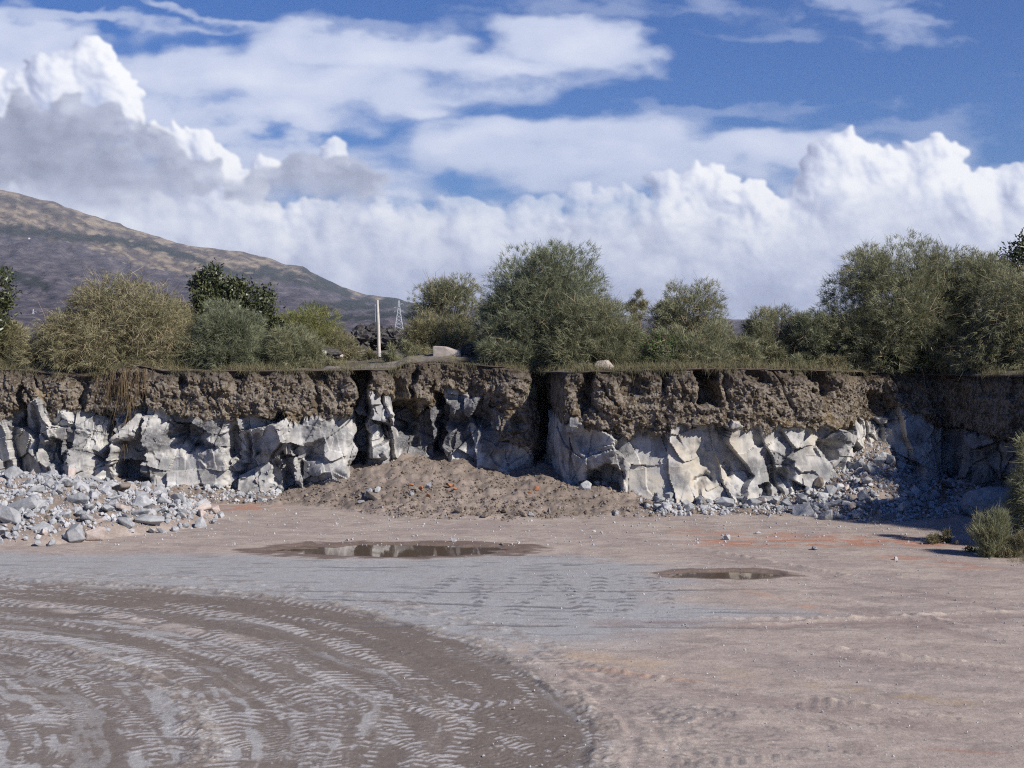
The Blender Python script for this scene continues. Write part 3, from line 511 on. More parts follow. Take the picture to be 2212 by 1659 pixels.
# orange-red earth
def patch(a, b, hw, sd, k_, c_=red):
    global col
    s, t, e = line(*g2(*a), *g2(*b)); q = lane(t, 0, hw, hw * .6) * e; ii = q > .01
    q = q[ii] * smst(fbm(GX[ii] * .8, GY[ii] * 1.3, 4, sd), -.30, .15); col[ii] = mixc(col[ii], c_, q * k_)
patch((1450, 1172), (2130, 1172), 1.1, 521, .85); patch((1400, 1150), (2000, 1163), .8, 522, .5); patch((380, 1098), (640, 1100), 1.4, 523, .7)
patch((1180, 1435), (1700, 1490), .16, 524, .6, [.36, .21, .14]); patch((1950, 1605), (2250, 1632), .10, 525, .85); patch((1650, 1480), (2212, 1540), .3, 526, .6, [.36, .27, .17]); patch((1000, 1395), (1700, 1480), .5, 528, .7, [.40, .31, .23]); patch((1600, 1270), (1900, 1340), .25, 527, .6, [.46, .27, .19]); patch((1850, 1195), (2212, 1240), .7, 529, .5)
patch((0, 1300), (560, 1400), .35, 530, .75, [.42, .37, .34])
# damp brown rims of the puddles
for px, py, rx, ry in PUD:
    rr_ = np.hypot((GX - px) / (rx * 1.42), (GY - py) / (ry * 1.95)) + .20 * fbm(GX * .8, GY * 1.4, 5, 207)
    col = mixc(col, cream, smst(rr_, 1.25, 1.08) * .5); k_ = smst(rr_, 1.08, .92); col = mixc(col, [.135, .095, .075], k_ * .9); wet = np.maximum(wet, k_ * .5)
# talus and heap soil
tm = np.clip(np.maximum(at_, ah_) + .3 * n2, 0, 1)[..., None] * 1.
tc_ = mixc(np.zeros(GX.shape + (3,)) + np.array([.185, .150, .125]), [.25, .205, .175], smst(n2 + n1, -.4, .5))
tc_ = mixc(tc_, [.12, .095, .075], smst(fbm(GX * 2.5, GY * 2.5, 3, 551), .15, .5) * .5)
col = col * (1 - tm) + tc_ * tm; wet = wet * (1 - tm[..., 0])
fl = np.clip(1 - np.maximum(at_, ah_), 0, 1)
pudm = 1.
for px, py, rx, ry in PUD: pudm = pudm * smst(np.hypot((GX - px) / (rx * 1.4), (GY - py) / (ry * 1.8)), .8, 1.3)
z_add += .006 * fbm(GX * 2.5, GY * 2.5, 4, 561)
zg = zg + z_add * fl * pudm
near = smst(GY, 14, 18); zg = zg * near + (1 - near) * 0
cc4 = np.concatenate([np.clip(col, .02, 1), np.clip(wet, 0, 1)[..., None]], -1)
me = mesh_np('quarry_floor', np.stack([GX, GY, zg], -1).reshape(-1, 3), grid_faces(len(ys), len(us)), True, None, cc4.reshape(-1, 4))
o = link('ground', me, None, M['ground']); tag(o, kind='structure')
def flat_poly(name, pts, z, m_, kind='structure'):
    bm_ = bmesh.new(); bm_.faces.new([bm_.verts.new((p[0], p[1], z)) for p in pts]); me = bpy.data.meshes.new(name); bm_.to_mesh(me); bm_.free()
    return tag(link(name, me, None, m_), kind=kind)
for px, py, rx, ry in PUD:
    flat_poly('puddle', [(px + rx * 1.22 * math.cos(a * math.pi / 24), py + ry * 1.45 * math.sin(a * math.pi / 24)) for a in range(48)], -.060, M['water'])
flat_poly('terrain', [(-9000, -9000), (9000, -9000), (9000, 13500), (-9000, 13500)], -1.2, m_attr('far_ground', (.16, .14, .12), (.22, .2, .17), .9, .01))
# ------------------------------------------------------------------ plateau above the cliff
pt = np.concatenate([[-.001, 0, .03], np.geomspace(.12, 330, 150)])
px_ = np.linspace(-42, 36, 700)
PXX, PT = np.meshgrid(px_, pt)
spread = 1 + np.clip(PT, 0, 400) / 90
ly = lip_y(px_)[None, :]
PYY = ly + np.maximum(PT, 0) + 0 * PXX; PXX = PXX * spread
def bumpz(x, y):
    b = 0
    for cx_, cy_, rx, ry, h in ((-3.3, 77.5, 3.6, 3.2, .65), (-.6, 77, 1.6, 2, .35), (.9, 75.5, 1.3, 1.8, .45), (-24, 74, 2.2, 1.5, .5), (-9, 85, 8, 6, .4), (10, 82, 9, 6, .3)):
        b = b + h * np.exp(-((x - cx_) / rx) ** 2 - ((y - cy_) / ry) ** 2)
    return b
def plat_z(x, y):
    t = np.maximum(y - lip_y(x), 0)
    return lip_z(x) * np.exp(-t / 3) + 6.1 * (1 - np.exp(-t / 3)) + bumpz(x, y) * smst(t, 0, 1.5) + (.10 * fbm(x * .5, y * .5, 4, 601)) * smst(t, .1, 2) + .025 * fbm(x * 1.2, y * 0, 2, 603) * smst(t, -1, .1)
PZ = plat_z(PXX, PYY); PZ[0] -= .05; PZ[1] += .0; 
pc = np.zeros(PXX.shape + (3,)) + np.array([.12, .10, .082]); pc = mixc(pc, [.21, .185, .165], smst(fbm(PXX * .3, PYY * .3, 4, 605), -.2, .4))
pc = mixc(pc, [.16, .155, .09], smst(PT, .08, .3) * smst(fbm(PXX * .6, PYY * .6, 3, 607), -.2, .3) * .6)
pc[:3] = np.array([.10, .078, .066])
me = mesh_np('plateau', np.stack([PXX, PYY, PZ], -1).reshape(-1, 3), grid_faces(len(pt), len(px_)), True, None, np.concatenate([pc, np.ones(PXX.shape + (1,))], -1).reshape(-1, 4))
tag(link('plateau_ground', me, None, M['plateau']), kind='structure')
# ------------------------------------------------------------------ mountain
RID = [(-2500, 420), (-1200, 370), (-500, 365), (-200, 385), (0, 409), (30, 414), (60, 421), (90, 431), (120, 436), (150, 449), (200, 465), (240, 478), (262, 484), (275, 492), (330, 507), (350, 514), (380, 524), (420, 532), (430, 532), (480, 539), (520, 543), (560, 552), (590, 560), (620, 572), (632, 571), (660, 576), (672, 586), (700, 600), (740, 620), (790, 636), (850, 642), (900, 655), (1100, 672), (1600, 690), (2300, 690), (4500, 690)]
ma = np.linspace(-2400, 4400, 900); md = np.concatenate([np.geomspace(260, 9000, 230), np.linspace(9050, 12500, 20)])
MA, MD = np.meshgrid(ma, md); azm = np.arctan((MA - CX) / F)
MX = MD * np.tan(azm); er = (HZ - kp(MA, RID)) / F
nr = fbm(MA * .012, MD * .0, 4, 701) * .0
tt = np.clip((MD - 260) / (9000 - 260), 0, 1)
e0 = -2.2 / MD
rel = .0011 * fbm(MA * .035, MD * .0016, 6, 703, .62) - .0022 * np.abs(fbm(MA * .006 + MD * .0006, MD * .0007 - MA * .002, 5, 705, .55))
EL = e0 * (1 - tt ** .5) + er * tt ** 0.75 * (1 - .0) + rel * smst(tt, .03, .25) * (1 - .75 * smst(tt, .85, 1)) * (.35 + 6 * er) * 2.2
back = np.clip((MD - 9000) / 3500, 0, 1); MZ = CAMZ + EL * MD * np.where(MD > 9000, 9000 / MD, 1) - back * 900
MZ = np.maximum(MZ, 5.5 - 500 * back)
yd_ = HZ - EL * F
mnz = fbm(MA * .018, MD * .0012, 5, 711, .6); mny = fbm(MA * .03 + 3, yd_ * .06, 5, 713, .6)
fr = (yd_ - kp(MA, RID)) + mny * 14                                        # measured units below the ridge
mc = np.zeros(MA.shape + (3,)) + np.array([.083, .078, .098])              # lava and bare woods, with a blue-purple haze tint painted in
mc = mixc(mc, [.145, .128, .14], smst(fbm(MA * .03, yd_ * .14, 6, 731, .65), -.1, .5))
tanline = kp(MA, [(-500, 60), (0, 85), (200, 72), (330, 70), (430, 60), (520, 50), (600, 45), (700, 20), (800, 2), (900, 0)])
up = smst(fr, tanline + 5, tanline - 5)
tn = mixc(np.zeros(MA.shape + (3,)) + np.array([.12, .10, .098]), [.31, .255, .19], smst(fbm(MA * .022, (yd_ - MA * .38) * .10, 6, 717, .65), -.25, .35))
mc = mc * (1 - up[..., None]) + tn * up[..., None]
def ms(pts, wd, k_=.95, c_=(.036, .044, .045)):
    global mc
    q = smst(np.abs(yd_ + mny * 7 - kp(MA, pts)), wd, wd * .5) * (MA > pts[0][0]) * (MA < pts[-1][0]) * smst(fbm(MA * .03, yd_ * .08, 4, 723), -.65, -.35); mc = mixc(mc, c_, q * k_)
ms([(-60, 495), (60, 500), (180, 514), (330, 530)], 13); ms([(200, 512), (330, 532), (430, 560)], 10); ms([(330, 540), (440, 565)], 8); ms([(438, 575), (520, 590), (570, 592)], 11); ms([(560, 585), (640, 600), (760, 630)], 18)
ms([(-80, 590), (0, 585), (60, 605), (105, 620)], 14); ms([(650, 575), (700, 605), (760, 632)], 8, .9); ms([(650, 665), (800, 655), (1000, 660), (2300, 700)], 15); ms([(700, 690), (850, 680), (1100, 690)], 9)
ms([(0, 430), (80, 445), (180, 480)], 13, .7, (.07, .065, .068)); ms([(180, 490), (300, 508)], 8, .6, (.07, .065, .068))
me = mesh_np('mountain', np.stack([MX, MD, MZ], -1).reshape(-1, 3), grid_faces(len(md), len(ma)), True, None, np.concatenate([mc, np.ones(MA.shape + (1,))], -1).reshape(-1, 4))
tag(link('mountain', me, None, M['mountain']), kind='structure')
# ------------------------------------------------------------------ small solids
def tube_mesh(paths, sides=5):
    """paths: list of (points, radii) -> verts, quads"""
    Vs, Fs, base = [], [], 0
    for pts, rad in paths:
        pts = np.asarray(pts, float); k = len(pts); d = np.gradient(pts, axis=0); d /= np.linalg.norm(d, axis=1)[:, None] + 1e-9
        a = np.where(np.abs(d[:, 2:3]) > .8, np.array([[1., 0, 0]]), np.array([[0, 0, 1.]])); u = np.cross(d, a); u /= np.linalg.norm(u, axis=1)[:, None]; v = np.cross(d, u)
        an = np.arange(sides) / sides * 2 * np.pi
        ring = pts[:, None] + (u[:, None] * np.cos(an)[None, :, None] + v[:, None] * np.sin(an)[None, :, None]) * np.asarray(rad)[:, None, None]
        Vs.append(ring.reshape(-1, 3)); i = np.arange(k - 1)[:, None] * sides + np.arange(sides)[None]; j = np.arange(k - 1)[:, None] * sides + (np.arange(sides)[None] + 1) % sides
        Fs.append(np.stack([i, j, j + sides, i + sides], -1).reshape(-1, 4) + base); base += k * sides
    return np.concatenate(Vs), np.concatenate(Fs)
def strips(o, d, L, W, bend, rng, tone, seg=2, taper=.25):
    """thin curved blades: origin o, direction d (unit), length, width, bend vector"""
    n_ = len(o); side = np.cross(d, rng.normal(size=(n_, 3))); side /= np.linalg.norm(side, axis=1)[:, None] + 1e-9
    rows = []
    for k in range(seg + 1):
        t = k / seg; c = o + d * (L * t)[:, None] + bend * (L * t * t)[:, None]; wv = (W * (1 - (1 - taper) * t))[:, None] * .5
        rows += [c - side * wv, c + side * wv]
    V_ = np.stack(rows, 1).reshape(-1, 3); q = np.arange(n_)[:, None, None] * (2 * (seg + 1)) + (np.arange(seg) * 2)[None, :, None] + np.array([0, 1, 3, 2])[None, None]
    return V_, q.reshape(-1, 4), np.repeat(tone, 2 * (seg + 1))
def unit(v): return v / (np.linalg.norm(v, axis=-1, keepdims=True) + 1e-9)
def crown_lobes(rx, ry, h, rng, nl, low=.12, wob=.18):
    """uneven set of clumps over and inside a dome that starts near the ground"""
    phi = rng.random(nl) * 2 * np.pi; cz = rng.random(nl); sh = np.where(rng.random(nl) < .7, .74 + .12 * rng.random(nl), .3 + .4 * rng.random(nl))
    hz = np.sqrt(np.clip(1 - cz ** 2, 0, 1)) ** .8 * sh; c = np.stack([np.cos(phi) * hz * rx, np.sin(phi) * hz * ry, h * (low + (1 - low) * cz * sh)], -1)
    c += rng.normal(size=(nl, 3)) * np.array([rx, ry, h]) * .035
    s = (.13 + .11 * rng.random(nl)) * min(2 * rx, 1.35 * h); return c, s
def bush(name, xd0, xd1, ytop, Y, label, m_='broom', seed=1, dens=1., low=.10, twig=0., group=None, cat='bush', L=.42, W=.018, base=None, nl=None, spread=.36, lean=0, upw=.45, asp=.8, droop=-.25, twc='twig', leaf=None, trunkr=.09):
    rng = np.random.default_rng(seed); cx_ = ((xd0 + xd1) / 2 - CX) / F * Y; rx = (xd1 - xd0) / 2 / F * Y
    zb = float(plat_z(np.array([cx_]), np.array([float(Y)]))[0]) if base is None else base
    h = CAMZ - (ytop - HZ) / F * Y - zb; ry = rx * asp
    nl = nl or int(20 + rx * 10); c, s = crown_lobes(rx, ry, h, rng, nl, low); c[:, 2] *= 1.0; top_ = (c[:, 2] + s * .9).max(); c[:, 2] *= h / top_ if leaf is None else h / top_
    root = empty(name, (cx_, Y, zb - .04), label, cat, group)
    area = 2 * np.pi * rx * h
    if leaf is None:
        ns = int(area * 72 * dens); per = 12; L = L * .84
        k = rng.integers(0, nl, ns); dr = unit(rng.normal(size=(ns, 3)) + np.array([0, 0, .25])); rr_ = s[k] * (.35 + .65 * rng.random(ns) ** .5)
        p = c[k] + dr * rr_[:, None]; out_ = unit(p / np.array([rx, ry, h]) * np.array([1, 1, 1.]) )
        sd_ = unit(dr * .6 + out_ * .55 + np.array([0, 0, upw]) + rng.normal(size=(ns, 3)) * .25)
        p = np.repeat(p, per, 0) + rng.normal(size=(ns * per, 3)) * .05; d = unit(np.repeat(sd_, per, 0) + rng.normal(size=(ns * per, 3)) * spread)
        ll = L * (.45 + .6 * rng.random(ns * per) + .6 * (rng.random(ns * per) > .93)); keep = p[:, 2] > .02; tone = np.repeat(.5 + .22 * rng.normal(size=ns), per) + .14 * rng.normal(size=ns * per)
        bnd = np.array([lean, 0, droop]) + rng.normal(size=(ns * per, 3)) * .18
        V_, F_, T_ = strips(p[keep], d[keep], ll[keep], np.full(keep.sum(), W) * (.6 + .8 * rng.random(keep.sum())), bnd[keep], rng, np.clip(tone[keep], 0, 1))
    else:
        ns = int(area * leaf[1] * dens); k = rng.integers(0, nl, ns); dr = unit(rng.normal(size=(ns, 3))); p = c[k] + dr * (s[k] * (.45 + .6 * rng.random(ns) ** .5))[:, None]
        # leaves gathered in tufts
        p = np.repeat(p, 7, 0) + rng.normal(size=(ns * 7, 3)) * leaf[0] * 1.1; d = unit(rng.normal(size=p.shape) + np.array([0, 0, .2]) + np.repeat(dr, 7, 0) * .5)
        keep = p[:, 2] > .03; p, d = p[keep], d[keep]; tone = np.clip(.4 + .3 * rng.normal(size=len(p)), 0, 1)
        V_, F_, T_ = strips(p, d, np.full(len(p), leaf[0]) * (.7 + .6 * rng.random(len(p))), np.full(len(p), leaf[0] * .62), rng.normal(size=p.shape) * .2, rng, tone, 2, .5)
    me = mesh_np('crown', V_, F_, True, dict(tone=T_)); link('crown', me, root, M[m_])
    # stems
    paths = []; nb = min(nl, 22 if rx > 1 else 8); order = rng.permutation(nl)[:nb]
    for i in order:
        e = c[i] + np.array([0, 0, s[i] * .3]); b0 = np.array([rng.normal() * .12 * rx, rng.normal() * .12 * ry, 0]); t = np.linspace(0, 1, 7)[:, None]
        mid = np.array([e[0] * .25, e[1] * .25, e[2] * .55]); pts = (1 - t) ** 2 * b0 + 2 * t * (1 - t) * mid + t * t * e + rng.normal(size=(7, 3)) * .035 * t
        paths.append((pts, np.linspace(trunkr * min(1, h / 3), .012, 7)))
        for q in range(4):
            a_ = pts[3 + q % 4 if 3 + q % 4 < 7 else 6]; dd = unit(rng.normal(size=3) + unit(e) * 1.2); t2 = np.linspace(0, 1, 4)[:, None]
            paths.append((a_ + dd * t2 * s[i] * 1.1 + rng.normal(size=(4, 3)) * .03 * t2, np.linspace(.018, .006, 4)))
    V_, F_ = tube_mesh(paths, 4); link('trunk', mesh_np('trunk', V_, F_, True), root, M['bark'])
    if twig:
        ns = int(area * 3.6 * twig); k = rng.integers(0, nl, ns); dr = unit(rng.normal(size=(ns, 3)) + np.array([0, -.5, .2])); p = c[k] + dr * (s[k] * (.75 + .35 * rng.random(ns)))[:, None]
        per = 5; p = np.repeat(p, per, 0) + rng.normal(size=(ns * per, 3)) * .12; d = unit(np.repeat(unit(dr + np.array([0, 0, .3]) + rng.normal(size=(ns, 3)) * .6), per, 0) + rng.normal(size=(ns * per, 3)) * .6)
        ll = .2 + .35 * rng.random(ns * per); keep = p[:, 2] > .1
        V_, F_, T_ = strips(p[keep], d[keep], ll[keep], np.full(keep.sum(), .020), (rng.normal(size=(ns * per, 3)) * .5)[keep], rng, rng.random(keep.sum()), 4, .4)
        link('twigs', mesh_np('twigs', V_, F_, True, dict(tone=T_)), root, M[twc])
    return root
SHB = 'broom bushes along the cliff edge'
BL = 'bush'
# left group
bush('broom_bush', 120, 425, 592, 74.8, 'large straw coloured dry broom bush overhanging the cliff roots', 'olive', 11, 1.0, .02, 2.6, SHB, L=.46, droop=-.45, nl=60, W=.02)
bush('broom_bush', -90, 70, 688, 75, 'low olive scrub at the far end of the cliff edge beside the dry broom', 'olive', 12, 1., .05, .4, SHB, L=.4)
bush('broom_bush', 50, 190, 670, 73.6, 'grey green shrub in front of the large dry broom, trailing over the edge', 'olive', 13, 1., .02, .7, SHB, L=.45, droop=-.5)
bush('broom_bush', 405, 575, 650, 74.5, 'round blue green broom bush below the dark broad leaved tree', 'broomblue', 14, 1.15, .02, 0., SHB, L=.45, nl=36)
bush('broom_bush', 345, 440, 650, 79, 'grey brown twiggy broom between the dry bush and the broad leaved tree', 'olive', 15, .9, .05, 1., SHB)
bush('broom_bush', 555, 700, 702, 74.3, 'low green broom at the cliff edge under the yellow green bushes', 'broom', 16, 1.1, .02, 0., SHB, L=.42)
bush('broom_bush', 590, 745, 652, 82, 'yellow green broom bush standing behind the low green one', 'yellow', 17, 1.1, .05, 0.15, SHB, L=.42)
bush('broom_bush', 690, 778, 712, 81, 'small rusty olive broom beside the lava blocks', 'olive', 18, 1., .03, .3, SHB, L=.32)
bush('broad_leaf_tree', 415, 525, 574, 80, 'dark broad leaved tree rising over the blue green broom, taller crown', 'broad', 21, 1.2, .35, 0, 'broad leaved trees on the plateau', 'tree', leaf=(.17, 26), nl=26)
bush('broad_leaf_tree', 490, 608, 608, 80, 'dark broad leaved tree sloping down beside the taller dark crown', 'broad', 22, 1.2, .05, 0, 'broad leaved trees on the plateau', 'tree', leaf=(.17, 26), nl=26)
bush('broad_leaf_tree', -75, 38, 566, 70.0 + 4, 'leafy green tree cut off by the picture edge at the far left', 'broad', 23, .75, .35, 0, 'broad leaved trees on the plateau', 'tree', leaf=(.16, 20), nl=20)
# centre
bush('broom_bush', 868, 965, 672, 79, 'rounded olive broom beside the white pole', 'olive', 31, 1.1, .03, .2, SHB, L=.34)
bush('broom_bush', 880, 1060, 590, 82, 'open airy broom tree between the pole and the biggest bush', 'broom', 32, .8, .08, .9, SHB, 'bush', nl=40, L=.36)
bush('broom_bush', 1045, 1345, 520, 76, 'tallest dark green broom bush in the middle of the cliff edge', 'broomblue', 33, 1.1, .04, .35, SHB, L=.46, nl=70, asp=.75, upw=.6)
bush('broom_bush', 1180, 1385, 640, 73.5, 'dense dark broom flank leaning out from the tallest bush', 'broom', 34, 1.0, .04, .2, SHB, L=.5)
bush('broom_bush', 1040, 1150, 668, 73.8, 'low dark broom at the foot of the tallest bush', 'broomblue', 35, 1.0, .02, .3, SHB, L=.45)
bush('broom_bush', 1400, 1578, 602, 76, 'thin grey olive broom tree with sky showing through its crown', 'broom', 36, .8, .08, .9, SHB, nl=40, L=.36)
bush('broom_bush', 1345, 1402, 628, 82, 'slender olive broom just beside the tallest bush', 'olive', 37, .8, .1, .6, SHB, nl=24, L=.3)
bush('broom_bush', 1395, 1600, 690, 73, 'low tangled olive broom under the thin tree', 'broom', 38, 1.1, .02, .5, SHB, L=.4)
bush('bramble', 1385, 1500, 712, 72.5, 'bright green bramble at the foot of the thin broom tree', 'bright', 39, 1., .02, 0, None, 'bramble', leaf=(.08, 40))
bush('broom_bush', 1603, 1745, 662, 75, 'medium rounded broom standing in the gap before the big right bushes', 'broom', 40, .95, .03, .6, SHB, L=.4)
bush('broom_bush', 1560, 1640, 722, 73, 'small low broom to the near side of the medium rounded one', 'broom', 41, 1., .02, .3, SHB, L=.35)
bush('broom_bush', 1690, 1805, 668, 74.5, 'dark broom filling the gap beside the big right bush', 'broomblue', 42, 1., .02, .3, SHB, L=.4)
# right
bush('broom_bush', 1775, 2110, 508, 75, 'huge green broom bush above the shaded bay, domed crown', 'broom', 51, 1.1, .04, .5, SHB, L=.44, nl=74, asp=.7)
bush('broom_bush', 2010, 2230, 538, 74.3, 'tall broom bush behind the one hanging over the shaded bay', 'broom', 52, 1., .04, .5, SHB, L=.44, nl=40)
bush('broom_bush', 2075, 2420, 570, 71.5, 'yellow twigged broom hanging over the edge at the far right', 'broom', 53, 1.1, -.10, 1.3, SHB, L=.46, nl=60, asp=.6, droop=-.5)
bush('broom_bush', 2500, 2860, 470, 55.5, 'broom bush beyond the picture edge above the forward wall', 'broom', 54, .8, .04, 0., SHB, L=.5, nl=30)
bush('broom_bush', 2360, 2700, 540, 62, 'broom bush beyond the picture edge at the wall corner', 'broom', 58, .8, .04, 0., SHB, L=.5, nl=30)
bush('broad_leaf_tree', 2135, 2260, 503, 86, 'dark broad leaved tree showing above the right hand brooms', 'broad', 55, 1., .1, 0, 'broad leaved trees on the plateau', 'tree', leaf=(.16, 22), nl=36)
bush('bramble', 1885, 2010, 740, 74.2, 'green bramble under the huge broom near the shaded bay', 'bright', 56, 1., .02, 0, None, 'bramble', leaf=(.08, 40))
bush('bramble', 650, 690, 745, 75.2, 'small bright bramble beside the bare soil patch', 'bright', 57, 1., .02, 0, None, 'bramble', leaf=(.07, 40))
# low tufts and shrubs
LOWS = [(828, 868, 742, 76, 'broom'), (868, 905, 735, 77, 'broom'), (905, 935, 752, 76.5, 'olive'), (780, 812, 752, 80, 'olive'), (1040, 1080, 755, 75.5, 'olive'), (1200, 1250, 772, 72.8, 'olive'), (1440, 1500, 765, 71.5, 'olive'), (1500, 1570, 762, 71.5, 'broom'), (1570, 1625, 768, 71.5, 'olive'), (1660, 1740, 765, 72, 'broom'), (1760, 1830, 768, 72.5, 'olive'), (1830, 1890, 760, 73.5, 'broom'), (2000, 2060, 775, 75, 'olive'), (700, 740, 775, 74, 'olive'), (1340, 1390, 770, 73, 'broom'), (-10, 60, 740, 75.5, 'olive'), (590, 650, 760, 74, 'broom'), (1230, 1275, 765, 73.5, 'broom')]
near_ = ['beside the white pole', 'between the pole and the pale concrete block', 'just before the pale concrete block', 'behind the leaning plank', 'under the tallest broom', 'left of the half buried pale block', 'below the bright bramble', 'below the thin broom tree', 'in the gap after the thin broom tree', 'below the medium rounded broom', 'at the near foot of the huge broom', 'under the middle of the huge broom', 'above the shaded bay', 'on bare soil by the yellow green brooms', 'right of the half buried pale block', 'at the far left cliff edge', 'below the blue green broom', 'over the half buried pale block']
for i, (a, b, t_, Yy, mm) in enumerate(LOWS):
    bush('shrub', a, b, t_, Yy, 'knee high %s tuft %s' % ('grey green' if mm == 'broom' else 'straw coloured', near_[i]), mm, 70 + i, 1.1, .02, .3, 'low tufts along the cliff edge', 'shrub', L=.26, W=.02, nl=7, upw=.9, trunkr=.03)
# bottom right of the quarry floor
gz = lambda x, y: float(ground_z(np.array([x]), np.array([y]))[0])
p = at(2143, 1205, 52.5); bush('broom_bush', 2102, 2186, 1104, 52.5, 'upright grey green broom on the quarry floor at the right', 'broom', 61, 1.5, .02, .25, 'brooms on the quarry floor', L=.42, W=.018, base=gz(p.x, 52.5), nl=26, upw=1.3, spread=.22, droop=-.1)
bush('broom_bush', 2188, 2310, 945, 54.5, 'tall feathery green broom at the picture edge on the quarry floor', 'broom', 62, 1.2, .05, .1, 'brooms on the quarry floor', L=.4, base=0., nl=30, upw=.2)
bush('shrub', 2010, 2075, 1148, 55.5, 'low dark weed clump among the stones by the upright broom', 'grass', 63, 1.6, .02, 0, 'weed clumps on the quarry floor', 'shrub', L=.22, W=.018, base=0., nl=8)
bush('bramble', 2085, 2125, 1178, 53.4, 'small bright green weed at the foot of the upright broom', 'bright', 64, 1.4, .02, 0, None, 'weed', leaf=(.05, 90), base=0.)
bush('shrub', 2160, 2240, 1155, 52.2, 'pale dry grass clump beside the upright broom', 'grass', 65, 1.8, .02, 0, 'weed clumps on the quarry floor', 'shrub', L=.3, W=.015, base=0., nl=8, upw=1.2)
# grasses as ground cover
def grass(name, px, py, pz, L, W, m_, seed, up=1.1, lab=None):
    rng = np.random.default_rng(seed); n_ = len(px); o_ = np.stack([px, py, pz], -1); d = unit(np.array([0, 0, up]) + rng.normal(size=(n_, 3)) * .38)
    V_, F_, T_ = strips(o_, d, L * (.5 + rng.random(n_)), np.full(n_, W), rng.normal(size=(n_, 3)) * .25 - np.array([0, 0, .15]), rng, np.clip(.5 + .3 * rng.normal(size=n_), 0, 1))
    o = link(name, mesh_np(name, V_, F_, True, dict(tone=T_)), None, M[m_]); return tag(o, lab, 'grass', None, 'stuff')
rng = np.random.default_rng(5)
gxx = rng.uniform(-27, 27, 90000); gt = rng.gamma(1.3, 1.6, 90000) + .02; gyy = lip_y(gxx) + gt
kp_ = (fbm(gxx * .35, gyy * .5, 3, 801) + .2 > rng.random(len(gxx)) * .5) & ~((gxx > -9.2) & (gxx < -.8) & (gt < 5) & (rng.random(len(gxx)) > .12))
gxx, gyy = gxx[kp_], gyy[kp_]
grass('grass', gxx, gyy, plat_z(gxx, gyy) - .02, .30 + .0, .016, 'grass', 6, lab='dry straw coloured grass fringing the top of the cliff')
gxx = rng.uniform(17.2, 27, 26000); gyy = rng.uniform(49.2, 56, 26000); kp_ = (((gxx - 20.5) / 3.4) ** 2 + ((gyy - 52.3) / 2.4) ** 2 < .6 + rng.random(26000)) & (fbm(gxx, gyy, 3, 805) > -.3) ; gxx, gyy = gxx[kp_], gyy[kp_]
grass('grass', gxx, gyy, ground_z(gxx, gyy) - .01, .16, .012, 'grass', 7, lab='dry grass round the brooms on the quarry floor')
gxx = rng.uniform(-26, 26, 9000); kp_ = fbm(gxx * .5, gxx * 0, 3, 809) > -.05; gxx = gxx[kp_]; gyy = lip_y(gxx) + rng.uniform(-.02, .12, len(gxx))
def fringe():
    n_ = len(gxx); o_ = np.stack([gxx, gyy, plat_z(gxx, gyy)], -1); d = unit(np.array([0, -.55, .35]) + rng.normal(size=(n_, 3)) * .4)
    V_, F_, T_ = strips(o_, d, .10 + .28 * rng.random(n_) ** 2, np.full(n_, .014), np.array([0, 0, -1.1]) + rng.normal(size=(n_, 3)) * .2, rng, np.clip(.45 + .3 * rng.normal(size=n_), 0, 1), 3)
    tag(link('grass', mesh_np('grass', V_, F_, True, dict(tone=T_)), None, M['grass']), 'turf and rootlets hanging over the lip of the cliff', 'grass', None, 'stuff')
fringe()
# grass tussock hanging on the cliff and hanging roots
def hang(name, items, label, cat, m_, seed, W=.02):
    rng = np.random.default_rng(seed); O, D_, LL, B = [], [], [], []
    for (x, y, z, n_, sp, L, dz) in items:
        O.append(np.array([x, y, z]) + rng.normal(size=(n_, 3)) * sp); D_.append(unit(rng.normal(size=(n_, 3)) * (.4 if dz > 0 else .22) + np.array([0, -.5, dz]))); LL.append(L * (.35 + .6 * rng.random(n_)))
        B.append(rng.normal(size=(n_, 3)) * .15 + np.array([0, 0, -.8]))
    O, D_, LL, B = map(np.concatenate, (O, D_, LL, B)); base = O.mean(0)
    V_, F_, T_ = strips(O - base, D_, LL, np.full(len(O), W), B, rng, rng.random(len(O)), 5, .4)
    o = link(name, mesh_np(name, V_, F_, True, dict(tone=T_)), None, M[m_]); o.location = base; return tag(o, label, cat)
def cface(x, z):
    i = int(np.clip(np.searchsorted(xs, x), 0, len(xs) - 1)); j = int(np.clip((z + .7) / (ztop[0, i] + .7) * (nv - 1), 0, nv - 1)); return YY[j, i]
x_ = (1156 - CX) * PX; hang('grass_tussock', [(x_, cface(x_, 5.55) - .15, 5.7, 420, .12, .75, .35)], 'straw coloured grass tussock hanging from the cliff above the deep cleft', 'grass tuft', 'grass', 71, .022)
x_ = (1142 - CX) * PX; hang('dead_shrub', [(x_, cface(x_, 4.9) - .1, 5.1, 260, .16, .5, .2)], 'dark withered shrub clinging to the cliff under the hanging tussock', 'shrub', 'broomblue', 72, .02)
its = []
rr2 = random.Random(4)
for xd_, yd0, L_, n_ in [(205, 806, 1.6, 16), (225, 800, 1.4, 24), (250, 798, 1.8, 34), (262, 800, 1.5, 26), (278, 800, 1.5, 26), (294, 800, 1.3, 18), (240, 840, 1.5, 22), (265, 860, 1.5, 24), (215, 830, 1.3, 20), (190, 815, 1.2, 16), (246, 900, 1.4, 28), (210, 905, 1.5, 26), (246, 950, 1.0, 26), (212, 960, 1.1, 22)]:
    x = (xd_ - CX) * PX; z = CAMZ - (yd0 - HZ) * PX; its.append((x, cface(x, z - .2) - .12, z, n_, .05, L_ * .8, -.9))
hang('hanging_roots', its, 'tangle of tan roots hanging down the cliff below the dry broom', 'roots', 'root', 73, .018)
